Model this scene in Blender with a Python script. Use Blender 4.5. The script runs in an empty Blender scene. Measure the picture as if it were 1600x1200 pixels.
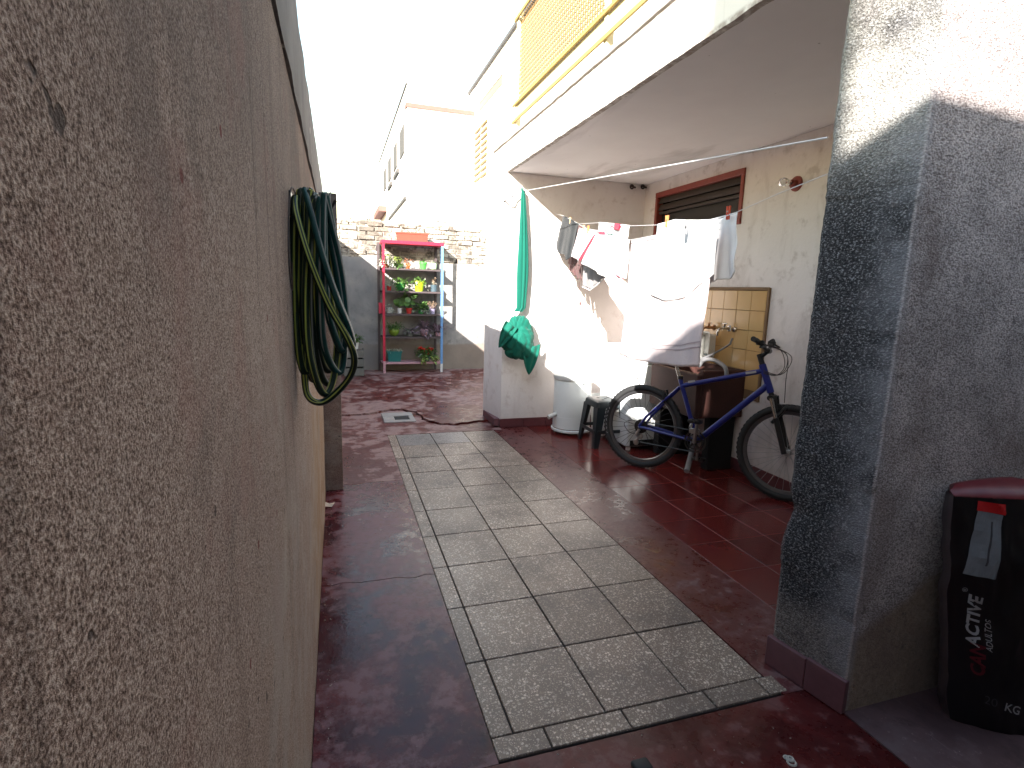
import bpy, bmesh, math, random
from mathutils import Vector, Matrix, Euler, noise as mnoise

# ------------------------------------------------------------------ camera, sky, sun, exposure
S = bpy.context.scene
COL = S.collection
random.seed(7)
CAM_H = 1.38
F_PX = 851.81                                     # focal length in pixels of a 1600 wide frame
CR = Matrix(((0.95290384, -0.0228815, 0.30240817),
             (-0.30183461, -0.16854268, 0.93834388),
             (0.02949797, -0.98542874, -0.1675114)))   # camera axes (right, down, forward) in world
CAM_O = Vector((0.0, 0.0, CAM_H))
cd = bpy.data.cameras.new('camera'); cam = bpy.data.objects.new('camera', cd); COL.objects.link(cam)
cd.sensor_width = 36.0; cd.lens = 36.0 * F_PX / 1600.0
cd.clip_start = 0.01; cd.clip_end = 2000.0
rx, dn, fw = CR.col[0], CR.col[1], CR.col[2]
cam.matrix_world = Matrix(((rx.x, -dn.x, -fw.x, 0), (rx.y, -dn.y, -fw.y, 0), (rx.z, -dn.z, -fw.z, CAM_H), (0, 0, 0, 1)))
S.camera = cam

SUN = Vector((1.0, 1.25, -0.74)).normalized()     # direction the sunlight travels
sun_el = math.asin(-SUN.z); sun_rot = math.atan2(-SUN.x, -SUN.y)
W = bpy.data.worlds.new('World'); S.world = W; W.use_nodes = True
wn = W.node_tree; bg = wn.nodes['Background']
sky = wn.nodes.new('ShaderNodeTexSky'); sky.sky_type = 'NISHITA'; sky.sun_disc = False
sky.sun_elevation = sun_el; sky.sun_rotation = sun_rot % (2 * math.pi)
sky.air_density = 1.9; sky.dust_density = 1.0; sky.ozone_density = 1.0
wn.links.new(sky.outputs[0], bg.inputs[0]); bg.inputs[1].default_value = 0.13
sl = bpy.data.lights.new('sun', 'SUN'); sl.energy = 5.0; sl.angle = math.radians(0.5); sl.color = (1.0, 0.95, 0.88)
so = bpy.data.objects.new('sun', sl); COL.objects.link(so); so.location = (-10, -14, 14)
so.rotation_euler = SUN.to_track_quat('-Z', 'Y').to_euler()
S.view_settings.view_transform = 'Standard'; S.view_settings.look = 'None'
S.view_settings.exposure = 2.0; S.view_settings.gamma = 1.0; S.view_settings.use_curve_mapping = False
S.cycles.max_bounces = 12; S.cycles.diffuse_bounces = 9

# ------------------------------------------------------------------ measuring helpers (photo measurement -> world point on a known surface)
def ray(px, py): return CR @ Vector((px - 800.0, py - 600.0, F_PX))
def at_z(px, py, z=0.0):
    d = ray(px, py); return CAM_O + d * ((z - CAM_H) / d.z)
def at_y(px, py, y):
    d = ray(px, py); return CAM_O + d * (y / d.y)
def at_x(px, py, x):
    d = ray(px, py); return CAM_O + d * (x / d.x)
LA = Vector((1.55, 1.5, 0)); LB = Vector((2.088, 5.2, 0)); LD = (LB - LA).normalized(); LN = LD.cross(Vector((0, 0, 1)))
def at_line(px, py, off=0.0):                     # on the vertical plane of the washing line, off metres further away
    d = ray(px, py); return CAM_O + d * (((LA + LN * off - CAM_O).dot(LN)) / d.dot(LN))

# ------------------------------------------------------------------ materials
class NT:
    def __init__(s, name):
        s.m = bpy.data.materials.new(name); s.m.use_nodes = True
        s.t = s.m.node_tree; s.b = s.t.nodes['Principled BSDF']
        s.co = s.t.nodes.new('ShaderNodeTexCoord').outputs['Object']
        s._sep = None
    def n(s, t): return s.t.nodes.new(t)
    def put(s, sock, v):
        if isinstance(v, bpy.types.NodeSocket): s.t.links.new(v, sock)
        elif isinstance(v, (tuple, list)) and len(v) == 3 and sock.type == 'RGBA': sock.default_value = (*v, 1)
        else: sock.default_value = v
    def xyz(s, i):
        if s._sep is None:
            s._sep = s.n('ShaderNodeSeparateXYZ'); s.put(s._sep.inputs[0], s.co)
        return s._sep.outputs[i]
    def mp(s, scale, loc=(0, 0, 0)):
        q = s.n('ShaderNodeMapping'); s.put(q.inputs[0], s.co); q.inputs['Scale'].default_value = scale; q.inputs['Location'].default_value = loc
        return q.outputs[0]
    def noise(s, scale, detail=3.0, rough=0.55, vec=None, dist=0.0):
        q = s.n('ShaderNodeTexNoise'); s.put(q.inputs['Vector'], vec or s.co)
        q.inputs['Scale'].default_value = scale; q.inputs['Detail'].default_value = detail
        q.inputs['Roughness'].default_value = rough; q.inputs['Distortion'].default_value = dist
        return q.outputs[0]
    def voro(s, scale, feature='F1', vec=None, out='Distance', rnd=1.0):
        q = s.n('ShaderNodeTexVoronoi'); q.feature = feature; s.put(q.inputs['Vector'], vec or s.co)
        q.inputs['Scale'].default_value = scale; q.inputs['Randomness'].default_value = rnd
        return q.outputs[out]
    def ramp(s, f, stops):
        q = s.n('ShaderNodeValToRGB'); s.put(q.inputs[0], f); e = q.color_ramp.elements
        while len(e) < len(stops): e.new(0.5)
        for el, (p, c) in zip(e, stops):
            el.position = p; el.color = (*c, 1) if isinstance(c, tuple) else (c, c, c, 1)
        return q.outputs[0]
    def mix(s, f, a, b, mode='MIX'):
        q = s.n('ShaderNodeMix'); q.data_type = 'RGBA'; q.blend_type = mode
        s.put(q.inputs[0], f); s.put(q.inputs[6], a); s.put(q.inputs[7], b); return q.outputs[2]
    def math(s, op, a, b=0.0, clamp=False):
        q = s.n('ShaderNodeMath'); q.operation = op; q.use_clamp = clamp; s.put(q.inputs[0], a); s.put(q.inputs[1], b); return q.outputs[0]
    def step(s, v, a, b):                          # smooth 0..1 from a to b
        q = s.n('ShaderNodeMapRange'); q.interpolation_type = 'SMOOTHSTEP'
        s.put(q.inputs[0], v); q.inputs[1].default_value = a; q.inputs[2].default_value = b; return q.outputs[0]
    def rnd(s): return s.n('ShaderNodeObjectInfo').outputs['Random']
    def bump(s, h, strength=0.5, dist=0.01):
        q = s.n('ShaderNodeBump'); q.inputs['Strength'].default_value = strength; q.inputs['Distance'].default_value = dist
        s.put(q.inputs['Height'], h); s.put(s.b.inputs['Normal'], q.outputs[0])
    def col(s, c): s.put(s.b.inputs['Base Color'], c); return s
    def set(s, **k):
        for a, v in k.items(): s.put(s.b.inputs[a.replace('_', ' ').title() if a != 'ior' else 'IOR'], v)
        return s

def plain(name, c, rough=0.5, var=0.18, scale=12.0, metal=0.0, bump=0.0, bscale=60.0, spec=0.5):
    m = NT(name)
    f = m.noise(scale, 4, 0.6)
    m.col(m.mix(f, tuple(x * (1 - var) for x in c), tuple(min(1, x * (1 + var)) for x in c)))
    m.put(m.b.inputs['Roughness'], m.math('MULTIPLY_ADD', f, 0.15) if False else rough)
    m.put(m.b.inputs['Metallic'], metal); m.put(m.b.inputs['Specular IOR Level'], spec)
    if bump: m.bump(m.noise(bscale, 3), bump, 0.004)
    return m.m

def m_left_stucco():
    m = NT('pebbled plaster')
    g = m.noise(450, 3, 0.68); g2 = m.noise(150, 2, 0.5)
    big = m.noise(1.3, 4, 0.6); mid = m.noise(5, 4, 0.65)
    gm = m.math('ADD', m.math('MULTIPLY', g, 0.8), m.math('MULTIPLY', g2, 0.2))
    c = m.ramp(gm, [(0.38, (0.098, 0.062, 0.048)), (0.49, (0.325, 0.230, 0.188)), (0.61, (0.60, 0.485, 0.415))])
    z = m.xyz(2); y = m.xyz(1)
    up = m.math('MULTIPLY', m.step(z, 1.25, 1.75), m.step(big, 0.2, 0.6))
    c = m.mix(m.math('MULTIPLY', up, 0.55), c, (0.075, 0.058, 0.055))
    pink = m.math('MULTIPLY', m.step(mid, 0.52, 0.68), 0.28)
    c = m.mix(pink, c, (0.34, 0.17, 0.145))
    och = m.math('MULTIPLY', m.math('MULTIPLY', m.math('MULTIPLY', m.step(y, 1.7, 2.4), m.step(y, 3.74, 3.70)), m.step(z, 1.25, 0.7)), 0.6)
    c = m.mix(m.math('MULTIPLY', m.step(y, 3.735, 3.75), 0.5), c, (0.13, 0.078, 0.062))
    c = m.mix(och, c, (0.33, 0.20, 0.10))
    strk = m.noise(1.0, 4, 0.6, m.mp((1, 9, 0.5)))
    c = m.mix(m.math('MULTIPLY', m.step(strk, 0.55, 0.75), 0.28), c, (0.09, 0.06, 0.05))
    pale = m.math('MULTIPLY', m.math('MULTIPLY', m.step(z, 1.1, 0.8), m.step(mid, 0.45, 0.6)), 0.35)
    c = m.mix(pale, c, (0.42, 0.40, 0.36))
    drip = m.noise(1.0, 4, 0.65, m.mp((1, 22, 0.9), (0, 3, 1)))
    c = m.mix(m.math('MULTIPLY', m.math('MULTIPLY', m.step(drip, 0.56, 0.72), m.step(z, 0.7, 1.7)), 0.5), c, (0.06, 0.042, 0.038))
    blot = m.noise(2.6, 5, 0.7, None, 0.8)
    c = m.mix(m.math('MULTIPLY', m.step(blot, 0.55, 0.70), 0.35), c, (0.10, 0.080, 0.075))
    c = m.mix(m.math('MULTIPLY', m.math('MULTIPLY', m.step(blot, 0.50, 0.36), m.step(z, 1.5, 1.0)), 0.35), c, (0.50, 0.43, 0.355))
    spot = m.voro(7.0); c = m.mix(m.math('MULTIPLY', m.step(spot, 0.05, 0.035), 0.8), c, (0.16, 0.035, 0.03))
    chip = m.math('MULTIPLY', m.step(m.noise(26, 3, 0.6), 0.70, 0.73), 0.8)
    c = m.mix(chip, c, (0.07, 0.055, 0.05))
    m.col(c); m.set(roughness=0.95); m.put(m.b.inputs['Specular IOR Level'], 0.2)
    lump = m.noise(22, 4, 0.6)
    m.bump(m.math('ADD', m.math('ADD', g, m.math('MULTIPLY', g2, 0.6)), m.math('SUBTRACT', m.math('MULTIPLY', lump, 1.0), chip)), 0.7, 0.004)
    return m.m

def m_cap_beam():
    m = NT('weathered cement band')
    f = m.noise(6, 5, 0.65); s = m.noise(1, 4, 0.6, m.mp((1, 12, 1.5))); g = m.noise(120, 2)
    c = m.ramp(f, [(0.3, (0.075, 0.062, 0.060)), (0.7, (0.16, 0.14, 0.135))])
    c = m.mix(m.math('MULTIPLY', m.step(s, 0.55, 0.72), 0.5), c, (0.07, 0.06, 0.058))
    c = m.mix(m.math('MULTIPLY', m.step(m.noise(9, 3), 0.66, 0.70), 0.7), c, (0.5, 0.46, 0.42))
    m.col(c); m.set(roughness=0.9); m.bump(g, 0.5, 0.003); return m.m

def m_column():
    m = NT('wrinkled grey stucco')
    v = m.mp((1.0, 1.0, 1.5)); g = m.noise(130, 2.5, 0.65, v); g2 = m.noise(330, 2, 0.5)
    x, y, z = m.xyz(0), m.xyz(1), m.xyz(2)
    big = m.noise(2.2, 4, 0.6); mid = m.noise(6, 4, 0.6)
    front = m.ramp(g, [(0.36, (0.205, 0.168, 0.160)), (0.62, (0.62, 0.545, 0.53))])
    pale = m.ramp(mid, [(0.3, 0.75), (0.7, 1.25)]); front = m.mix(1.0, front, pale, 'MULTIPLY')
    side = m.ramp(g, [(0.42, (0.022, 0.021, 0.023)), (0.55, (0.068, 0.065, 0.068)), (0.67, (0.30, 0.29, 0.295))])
    # lighter top, bare foot and green-grey patches on the side that faces the passage
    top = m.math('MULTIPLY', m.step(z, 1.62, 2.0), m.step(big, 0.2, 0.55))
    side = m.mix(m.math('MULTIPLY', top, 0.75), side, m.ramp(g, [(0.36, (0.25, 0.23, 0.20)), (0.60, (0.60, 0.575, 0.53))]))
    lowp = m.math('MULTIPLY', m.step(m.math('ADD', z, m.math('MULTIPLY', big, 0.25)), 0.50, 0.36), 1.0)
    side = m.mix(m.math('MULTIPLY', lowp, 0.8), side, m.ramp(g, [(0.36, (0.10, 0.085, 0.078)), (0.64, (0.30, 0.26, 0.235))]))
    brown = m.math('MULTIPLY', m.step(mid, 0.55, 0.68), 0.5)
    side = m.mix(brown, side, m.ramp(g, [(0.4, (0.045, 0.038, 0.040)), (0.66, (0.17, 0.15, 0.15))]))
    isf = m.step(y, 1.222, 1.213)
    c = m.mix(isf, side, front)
    # bare ochre render at the foot of the front, below a rising break
    br = m.math('ADD', m.math('ADD', z, m.math('MULTIPLY', x, -0.42)), m.math('MULTIPLY', m.noise(3, 3), 0.16))
    low = m.math('MULTIPLY', m.step(br, -0.26, -0.33), isf)
    c = m.mix(m.math('MULTIPLY', low, 0.85), c, m.ramp(m.noise(60, 3), [(0.3, (0.21, 0.145, 0.105)), (0.7, (0.34, 0.25, 0.18))]))
    # rubbed arris
    q = m.math('MULTIPLY', m.step(x, 1.57, 1.60), m.step(x, 1.635, 1.605))
    c = m.mix(m.math('MULTIPLY', m.math('MULTIPLY', q, m.step(mid, 0.3, 0.6)), 0.5), c, (0.36, 0.35, 0.37))
    rust = m.math('MULTIPLY', m.math('MULTIPLY', m.step(m.noise(2.7, 4, 0.6, m.mp((1, 1, 0.7), (3, 1, 0))), 0.48, 0.64), m.math('MULTIPLY', isf, m.step(z, 1.9, 1.6))), 0.5)
    c = m.mix(rust, c, (0.19, 0.135, 0.12))
    ch = m.math('MULTIPLY', m.step(m.noise(17, 4, 0.65), 0.66, 0.70), 0.55); c = m.mix(ch, c, (0.10, 0.085, 0.08))
    m.col(c); m.set(roughness=0.92); m.put(m.b.inputs['Specular IOR Level'], 0.25)
    m.bump(m.math('ADD', g, m.math('MULTIPLY', g2, 0.4)), 1.0, 0.007); return m.m

def m_paint_wall(name, c1, c2, dirt=(0.25, 0.21, 0.18), low=0.5, amount=0.6):
    m = NT(name)
    f = m.noise(2.2, 5, 0.6); f2 = m.noise(9, 5, 0.65)
    c = m.mix(f, c1, c2)
    d = m.math('MULTIPLY', m.step(f2, 0.53, 0.72), amount * 0.6)
    c = m.mix(d, c, dirt)
    lo = m.math('MULTIPLY', m.step(m.math('ADD', m.xyz(2), m.math('MULTIPLY', f2, 0.5)), low + 0.25, low - 0.2), amount * 0.55)
    c = m.mix(lo, c, dirt)
    s = m.noise(1, 5, 0.65, m.mp((3.5, 3.5, 1.4)), 0.8)
    c = m.mix(m.math('MULTIPLY', m.step(s, 0.50, 0.75), amount * 0.5), c, dirt)
    m.col(c); m.set(roughness=0.85); m.bump(m.math('ADD', m.noise(30, 4, 0.6), m.math('MULTIPLY', f2, 0.6)), 0.25, 0.008); return m.m

def m_ceiling():
    m = NT('stained ceiling paint')
    f = m.noise(1.1, 5, 0.6); s = m.noise(1, 5, 0.6, m.mp((2.0, 0.5, 1), (0.3, 0.2, 0)), 0.6)
    c = m.ramp(f, [(0.3, (0.77, 0.74, 0.75)), (0.7, (0.86, 0.835, 0.84))])
    c = m.mix(m.math('MULTIPLY', m.step(s, 0.56, 0.72), 0.45), c, (0.25, 0.225, 0.21))
    sp = m.voro(5.5); c = m.mix(m.math('MULTIPLY', m.step(sp, 0.035, 0.02), 0.6), c, (0.12, 0.1, 0.09))
    m.col(c); m.set(roughness=0.85); m.bump(m.noise(25, 3), 0.12, 0.005); return m.m

def m_fascia():
    m = NT('whitewashed slab edge')
    z = m.xyz(2); f = m.noise(18, 5, 0.7); s = m.noise(1, 4, 0.6, m.mp((1, 14, 1.2)))
    c = m.mix(m.math('MULTIPLY', m.step(s, 0.55, 0.75), 0.35), (0.78, 0.76, 0.72), (0.36, 0.33, 0.30))
    b = m.step(m.math('ADD', z, m.math('MULTIPLY', f, 0.07)), 2.775, 2.795)
    c = m.mix(m.math('MULTIPLY', b, 0.75), c, (0.20, 0.15, 0.125))
    e = m.math('MULTIPLY', m.step(z, 2.525, 2.505), m.step(f, 0.3, 0.6))
    c = m.mix(m.math('MULTIPLY', e, 0.8), c, (0.24, 0.18, 0.15))
    m.col(c); m.set(roughness=0.85); m.bump(f, 0.4, 0.006); return m.m

def m_red_cement(name, base, wet, dust, dustamt=0.5, glossy=(0.22, 0.6), sc=1.0, w=(0.5, 0.62), bs=0.10):
    m = NT(name)
    f = m.noise(2.1 * sc, 6, 0.62, dist=0.6); f2 = m.noise(11 * sc, 5, 0.68); f3 = m.noise(45, 4, 0.65)
    c = m.mix(m.step(f, 0.38, 0.62), wet, base)
    d = m.step(m.math('ADD', m.math('MULTIPLY', f2, 0.55), m.math('MULTIPLY', f, 0.45)), w[0], w[1])
    c = m.mix(m.math('MULTIPLY', d, dustamt), c, dust)
    sp = m.math('MULTIPLY', m.step(f3, 0.60, 0.70), m.math('MULTIPLY', m.step(f, 0.45, 0.6), 0.4))
    c = m.mix(sp, c, tuple(min(1, x * 1.7 + 0.03) for x in dust))
    ch = m.step(m.voro(30, vec=m.mp((1, 1, 1), (0.3, 0.7, 0))), 0.06, 0.02)
    c = m.mix(m.math('MULTIPLY', ch, m.math('MULTIPLY', m.step(f2, 0.5, 0.6), 0.6)), c, (0.38, 0.33, 0.31))
    scr = m.noise(1, 5, 0.7, m.mp((60, 7, 1)), 0.5)
    c = m.mix(m.math('MULTIPLY', m.step(scr, 0.62, 0.70), 0.30), c, tuple(min(1, x * 1.4 + 0.02) for x in dust))
    grime = m.noise(5.5, 6, 0.7, m.mp((1, 1, 1), (4, 2, 0)), 0.7)
    c = m.mix(m.math('MULTIPLY', m.step(grime, 0.54, 0.66), 0.45), c, tuple(x * 0.45 for x in wet))
    m.col(c)
    r = m.n('ShaderNodeMapRange'); m.put(r.inputs[0], m.math('ADD', m.math('MULTIPLY', f2, 0.5), m.math('MULTIPLY', f, 0.5)))
    r.inputs[1].default_value = 0.36; r.inputs[2].default_value = 0.64; r.inputs[3].default_value = glossy[0]; r.inputs[4].default_value = glossy[1]
    m.put(m.b.inputs['Roughness'], r.outputs[0])
    m.bump(m.math('ADD', m.math('MULTIPLY', f2, 0.5), m.math('MULTIPLY', f3, 0.35)), bs, 0.01); m.put(m.b.inputs['Specular IOR Level'], 0.30); return m.m

def m_terrazzo(name, c1, c2, chip, dark=0.0):
    m = NT(name)
    v = m.voro(95); cc = m.voro(95, out='Color')
    sep = m.n('ShaderNodeSeparateColor'); m.put(sep.inputs[0], cc)
    siz = m.math('MULTIPLY_ADD', sep.outputs[0], 0.42); 
    isz0 = m.math('SUBTRACT', m.math('MULTIPLY', sep.outputs[0], 0.56), v)
    v2 = m.voro(190); s2 = m.n('ShaderNodeSeparateColor'); m.put(s2.inputs[0], m.voro(190, out='Color'))
    isz = m.math('MAXIMUM', isz0, m.math('SUBTRACT', m.math('MULTIPLY', s2.outputs[1], 0.50), v2))
    f = m.noise(3, 5, 0.6); f2 = m.noise(40, 3)
    base = m.mix(f2, c1, c2)
    chipc = m.mix(sep.outputs[1], tuple(x * 0.45 for x in chip), chip)
    c = m.mix(m.step(isz, 0.0, 0.05), base, chipc)
    t = m.math('MULTIPLY_ADD', m.rnd(), 0.42); t.node.inputs[2].default_value = 0.80
    tc = m.n('ShaderNodeCombineColor'); [m.put(tc.inputs[i], t) for i in range(3)]
    c = m.mix(1.0, c, tc.outputs[0], 'MULTIPLY')
    dirt = m.math('MULTIPLY', m.step(f, 0.46, 0.68), 0.5)
    c = m.mix(dirt, c, (0.075, 0.055, 0.05))
    m.col(c); m.put(m.b.inputs['Roughness'], m.math('MULTIPLY_ADD', f, 0.4)); 
    m.b.inputs['Roughness'].links[0].from_node.inputs[2].default_value = 0.22
    m.bump(m.math('ADD', f2, m.math('MULTIPLY', isz, -0.3)), 0.12, 0.003); return m.m

def m_red_tile():
    m = NT('glazed red floor tile')
    f = m.noise(4, 4, 0.6); f2 = m.noise(25, 4, 0.65)
    t = m.rnd()
    c = m.mix(t, (0.090, 0.012, 0.011), (0.128, 0.017, 0.015))
    c = m.mix(m.math('MULTIPLY', m.step(f2, 0.6, 0.75), 0.25), c, (0.20, 0.075, 0.07))
    m.col(c); m.put(m.b.inputs['Roughness'], m.math('MULTIPLY_ADD', f2, 0.22)); m.b.inputs['Roughness'].links[0].from_node.inputs[2].default_value = 0.10
    m.bump(f, 0.10, 0.01); return m.m

def m_brick():
    m = NT('whitewashed brick')
    q = m.n('ShaderNodeNewGeometry'); wv = q.outputs['Position']
    f = m.noise(13, 5, 0.7, wv); f2 = m.noise(1.9, 4, 0.6, wv)
    t = m.rnd()
    c = m.mix(t, (0.36, 0.31, 0.26), (0.53, 0.48, 0.42))
    c = m.mix(m.math('MULTIPLY', m.step(f, 0.5, 0.64), 0.75), c, (0.085, 0.058, 0.045))
    c = m.mix(m.math('MULTIPLY', m.step(m.math('ADD', f2, m.math('MULTIPLY', m.math('SUBTRACT', f, 0.5), 0.5)), 0.44, 0.60), 0.75), c, (0.085, 0.072, 0.06))
    m.col(c); m.set(roughness=0.95); m.bump(m.math('ADD', f, m.noise(45, 3)), 0.9, 0.012); return m.m

def m_far_plaster():
    m = NT('grey damp plaster')
    f = m.noise(1.6, 5, 0.62, dist=0.4); f2 = m.noise(8, 5, 0.65)
    z = m.xyz(2); x = m.xyz(0)
    c = m.ramp(f, [(0.34, (0.17, 0.165, 0.17)), (0.50, (0.31, 0.29, 0.28)), (0.66, (0.47, 0.43, 0.395))])
    c = m.mix(m.math('MULTIPLY', m.step(f2, 0.54, 0.68), 0.5), c, (0.13, 0.12, 0.118))
    c = m.mix(m.math('MULTIPLY', m.step(m.math('ADD', z, m.math('MULTIPLY', f, 0.1)), 0.52, 0.47), 0.8), c, m.mix(f2, (0.20, 0.148, 0.118), (0.27, 0.215, 0.178)))
    c = m.mix(m.math('MULTIPLY', m.step(x, 0.75, 0.55), 0.5), c, (0.20, 0.205, 0.22))
    m.col(c); m.set(roughness=0.9); m.bump(f2, 0.4, 0.012); return m.m

def m_leaf(name, c1, c2, rough=0.5):
    m = NT(name); f = m.noise(35, 2)
    m.col(m.mix(f, c1, c2)); m.set(roughness=rough)
    m.put(m.b.inputs['Subsurface Weight'], 0.0); return m.m

def m_cloth(name, c, bscale=500, weave=0.3, rough=0.9):
    m = NT(name); f = m.noise(8, 4, 0.6)
    m.col(m.mix(f, tuple(x * 0.86 for x in c), tuple(min(1, x * 1.05) for x in c))); m.set(roughness=rough)
    m.put(m.b.inputs['Specular IOR Level'], 0.15)
    try: m.put(m.b.inputs['Sheen Weight'], 0.1)
    except Exception: pass
    m.bump(m.math('ADD', m.noise(bscale, 2), m.math('MULTIPLY', m.noise(30, 3), 2.0)), weave, 0.002); return m.m

MT = {}
def setup_materials():
    M = MT
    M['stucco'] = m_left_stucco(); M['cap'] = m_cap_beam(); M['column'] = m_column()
    M['mid'] = m_paint_wall('cream wall paint', (0.73, 0.68, 0.665), (0.83, 0.79, 0.775), (0.44, 0.35, 0.31), 0.35)
    M['side'] = m_paint_wall('stained alcove paint', (0.61, 0.56, 0.55), (0.75, 0.705, 0.70), (0.34, 0.28, 0.26), 0.35, 0.8)
    M['ceiling'] = m_ceiling(); M['fascia'] = m_fascia()
    M['white_house'] = m_paint_wall('white house paint', (0.78, 0.77, 0.75), (0.84, 0.83, 0.81), (0.6, 0.57, 0.52), 0.2, 0.3)
    M['back_house'] = m_paint_wall('grey house render', (0.40, 0.37, 0.34), (0.50, 0.46, 0.42))
    M['cement_l'] = m_red_cement('worn red cement', (0.105, 0.015, 0.018), (0.050, 0.008, 0.013), (0.175, 0.088, 0.105), 0.75, (0.08, 0.50), 1.25, (0.50, 0.57), 0.2)
    M['cement_far'] = m_red_cement('dusty red cement', (0.125, 0.026, 0.022), (0.085, 0.012, 0.010), (0.27, 0.165, 0.155), 1.0, (0.22, 0.75), 0.62, (0.47, 0.55))
    M['cement_f'] = m_red_cement('dark red cement', (0.100, 0.013, 0.012), (0.055, 0.008, 0.008), (0.15, 0.065, 0.062), 0.65, (0.16, 0.55), 1.2, (0.5, 0.58), 0.18)
    M['cement_b'] = m_red_cement('scuffed red cement', (0.105, 0.028, 0.028), (0.080, 0.013, 0.013), (0.20, 0.12, 0.115), 0.6, (0.16, 0.5), 2.2)
    M['cement_r'] = m_red_cement('purplish cement', (0.105, 0.058, 0.060), (0.065, 0.034, 0.036), (0.14, 0.092, 0.092), 0.6, (0.5, 0.8))
    M['terrazzo'] = m_terrazzo('grey terrazzo', (0.138, 0.096, 0.073), (0.225, 0.163, 0.125), (0.64, 0.52, 0.42))
    M['terrazzo_d'] = m_terrazzo('dark chip terrazzo', (0.20, 0.175, 0.165), (0.26, 0.235, 0.22), (0.07, 0.045, 0.05))
    M['redtile'] = m_red_tile(); M['brick'] = m_brick(); M['farplaster'] = m_far_plaster()
    M['joint'] = plain('dark grout', (0.035, 0.026, 0.024), 0.9)
    M['redjoint'] = plain('pink grout', (0.21, 0.115, 0.10), 0.8)
    q_ = NT('crumbled mortar'); q_.col(q_.ramp(q_.noise(5, 5, 0.65), [(0.40, (0.07, 0.055, 0.045)), (0.58, (0.42, 0.38, 0.33))])); q_.set(roughness=0.95); q_.bump(q_.noise(60, 3), 0.5, 0.004); M['mortar'] = q_.m
    M['earth'] = plain('bare earth', (0.055, 0.042, 0.036), 0.95, scale=3)
    M['skirt'] = plain('red skirting tile', (0.125, 0.040, 0.045), 0.35, 0.3, 20)
    M['skirt2'] = plain('mauve skirting tile', (0.145, 0.062, 0.072), 0.45, 0.3, 25)
    M['yellow'] = plain('yellow paint', (0.60, 0.53, 0.33), 0.45, 0.12, 10)
    M['infill'] = plain('cream screen sheet', (0.55, 0.49, 0.36), 0.7, 0.15, 3)
    M['yellow2'] = plain('mustard paint', (0.36, 0.25, 0.07), 0.5, 0.15, 10)
    M['redframe'] = plain('red oxide paint', (0.215, 0.035, 0.024), 0.5, 0.25, 25)
    M['brownslat'] = plain('dull brown slat', (0.038, 0.026, 0.021), 0.6, 0.3, 25)
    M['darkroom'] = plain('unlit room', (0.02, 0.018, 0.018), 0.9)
    M['walltile'] = plain('tan glazed tile', (0.50, 0.315, 0.135), 0.16, 0.07, 9)
    M['grout'] = plain('brown grout', (0.19, 0.115, 0.06), 0.8)
    M['chrome'] = plain('worn chrome', (0.52, 0.50, 0.47), 0.25, 0.15, 40, 1.0)
    M['brass'] = plain('dull brass', (0.35, 0.21, 0.12), 0.35, 0.25, 40, 0.9)
    M['trough'] = plain('oxblood concrete', (0.050, 0.017, 0.013), 0.75, 0.35, 9, bump=0.3)
    M['trough_d'] = plain('blackened concrete', (0.010, 0.008, 0.0075), 0.85, 0.3, 9)
    M['trough_in'] = plain('pale wet concrete', (0.22, 0.20, 0.18), 0.5, 0.25, 9)
    M['enamel'] = plain('white enamel', (0.66, 0.685, 0.69), 0.28, 0.08, 5)
    M['enamel2'] = plain('aged white plastic', (0.60, 0.60, 0.575), 0.4, 0.1, 8)
    M['rust'] = plain('rust line', (0.13, 0.06, 0.035), 0.8, 0.4, 40)
    M['stool'] = plain('dark grey plastic', (0.010, 0.016, 0.020), 0.42, 0.15, 20)
    M['blue'] = plain('blue bike paint', (0.013, 0.021, 0.185), 0.28, 0.2, 15)
    M['rubber'] = plain('black rubber', (0.014, 0.014, 0.015), 0.7, 0.25, 60)
    M['rim'] = plain('brushed rim', (0.12, 0.12, 0.13), 0.3, 0.15, 30, 0.8)
    M['chainm'] = plain('greasy chain metal', (0.05, 0.048, 0.045), 0.4, 0.3, 40, 0.8)
    M['steel'] = plain('steel', (0.40, 0.40, 0.40), 0.35, 0.15, 30, 1.0)
    M['blackm'] = plain('black metal', (0.012, 0.012, 0.013), 0.4, 0.2, 30)
    M['white'] = plain('white print', (0.70, 0.70, 0.70), 0.5, 0.08, 20)
    M['line'] = plain('white cord', (0.62, 0.61, 0.62), 0.7, 0.1, 40)
    M['peg'] = plain('orange peg', (0.60, 0.22, 0.08), 0.5, 0.2, 60)
    M['pegwood'] = plain('wooden peg', (0.52, 0.36, 0.21), 0.7, 0.2, 60)
    M['pegred'] = plain('red peg', (0.50, 0.07, 0.03), 0.5, 0.2, 60)
    M['hose_t'] = plain('teal hose', (0.007, 0.058, 0.052), 0.35, 0.2, 20)
    M['hose_g'] = plain('dark green hose', (0.010, 0.024, 0.014), 0.38, 0.2, 20)
    M['hose_y'] = plain('yellow hose stripe', (0.36, 0.36, 0.06), 0.4, 0.1, 20)
    M['hose_w'] = plain('grey hose stripe', (0.30, 0.29, 0.26), 0.4, 0.1, 20)
    M['cable'] = plain('dark cable', (0.035, 0.024, 0.024), 0.6)
    M['greycable'] = plain('grey cable', (0.20, 0.20, 0.21), 0.6)
    M['green_cloth'] = m_cloth('green voile', (0.005, 0.110, 0.078), 700, 0.2, 0.75)
    M['sheet'] = m_cloth('white cotton', (0.80, 0.79, 0.79))
    M['towel'] = m_cloth('pale pink towelling', (0.66, 0.565, 0.57), 260, 0.6)
    M['towelband'] = m_cloth('mauve woven band', (0.44, 0.35, 0.37), 260, 0.3)
    M['shorts'] = m_cloth('charcoal jersey', (0.006, 0.0095, 0.0135))
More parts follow.
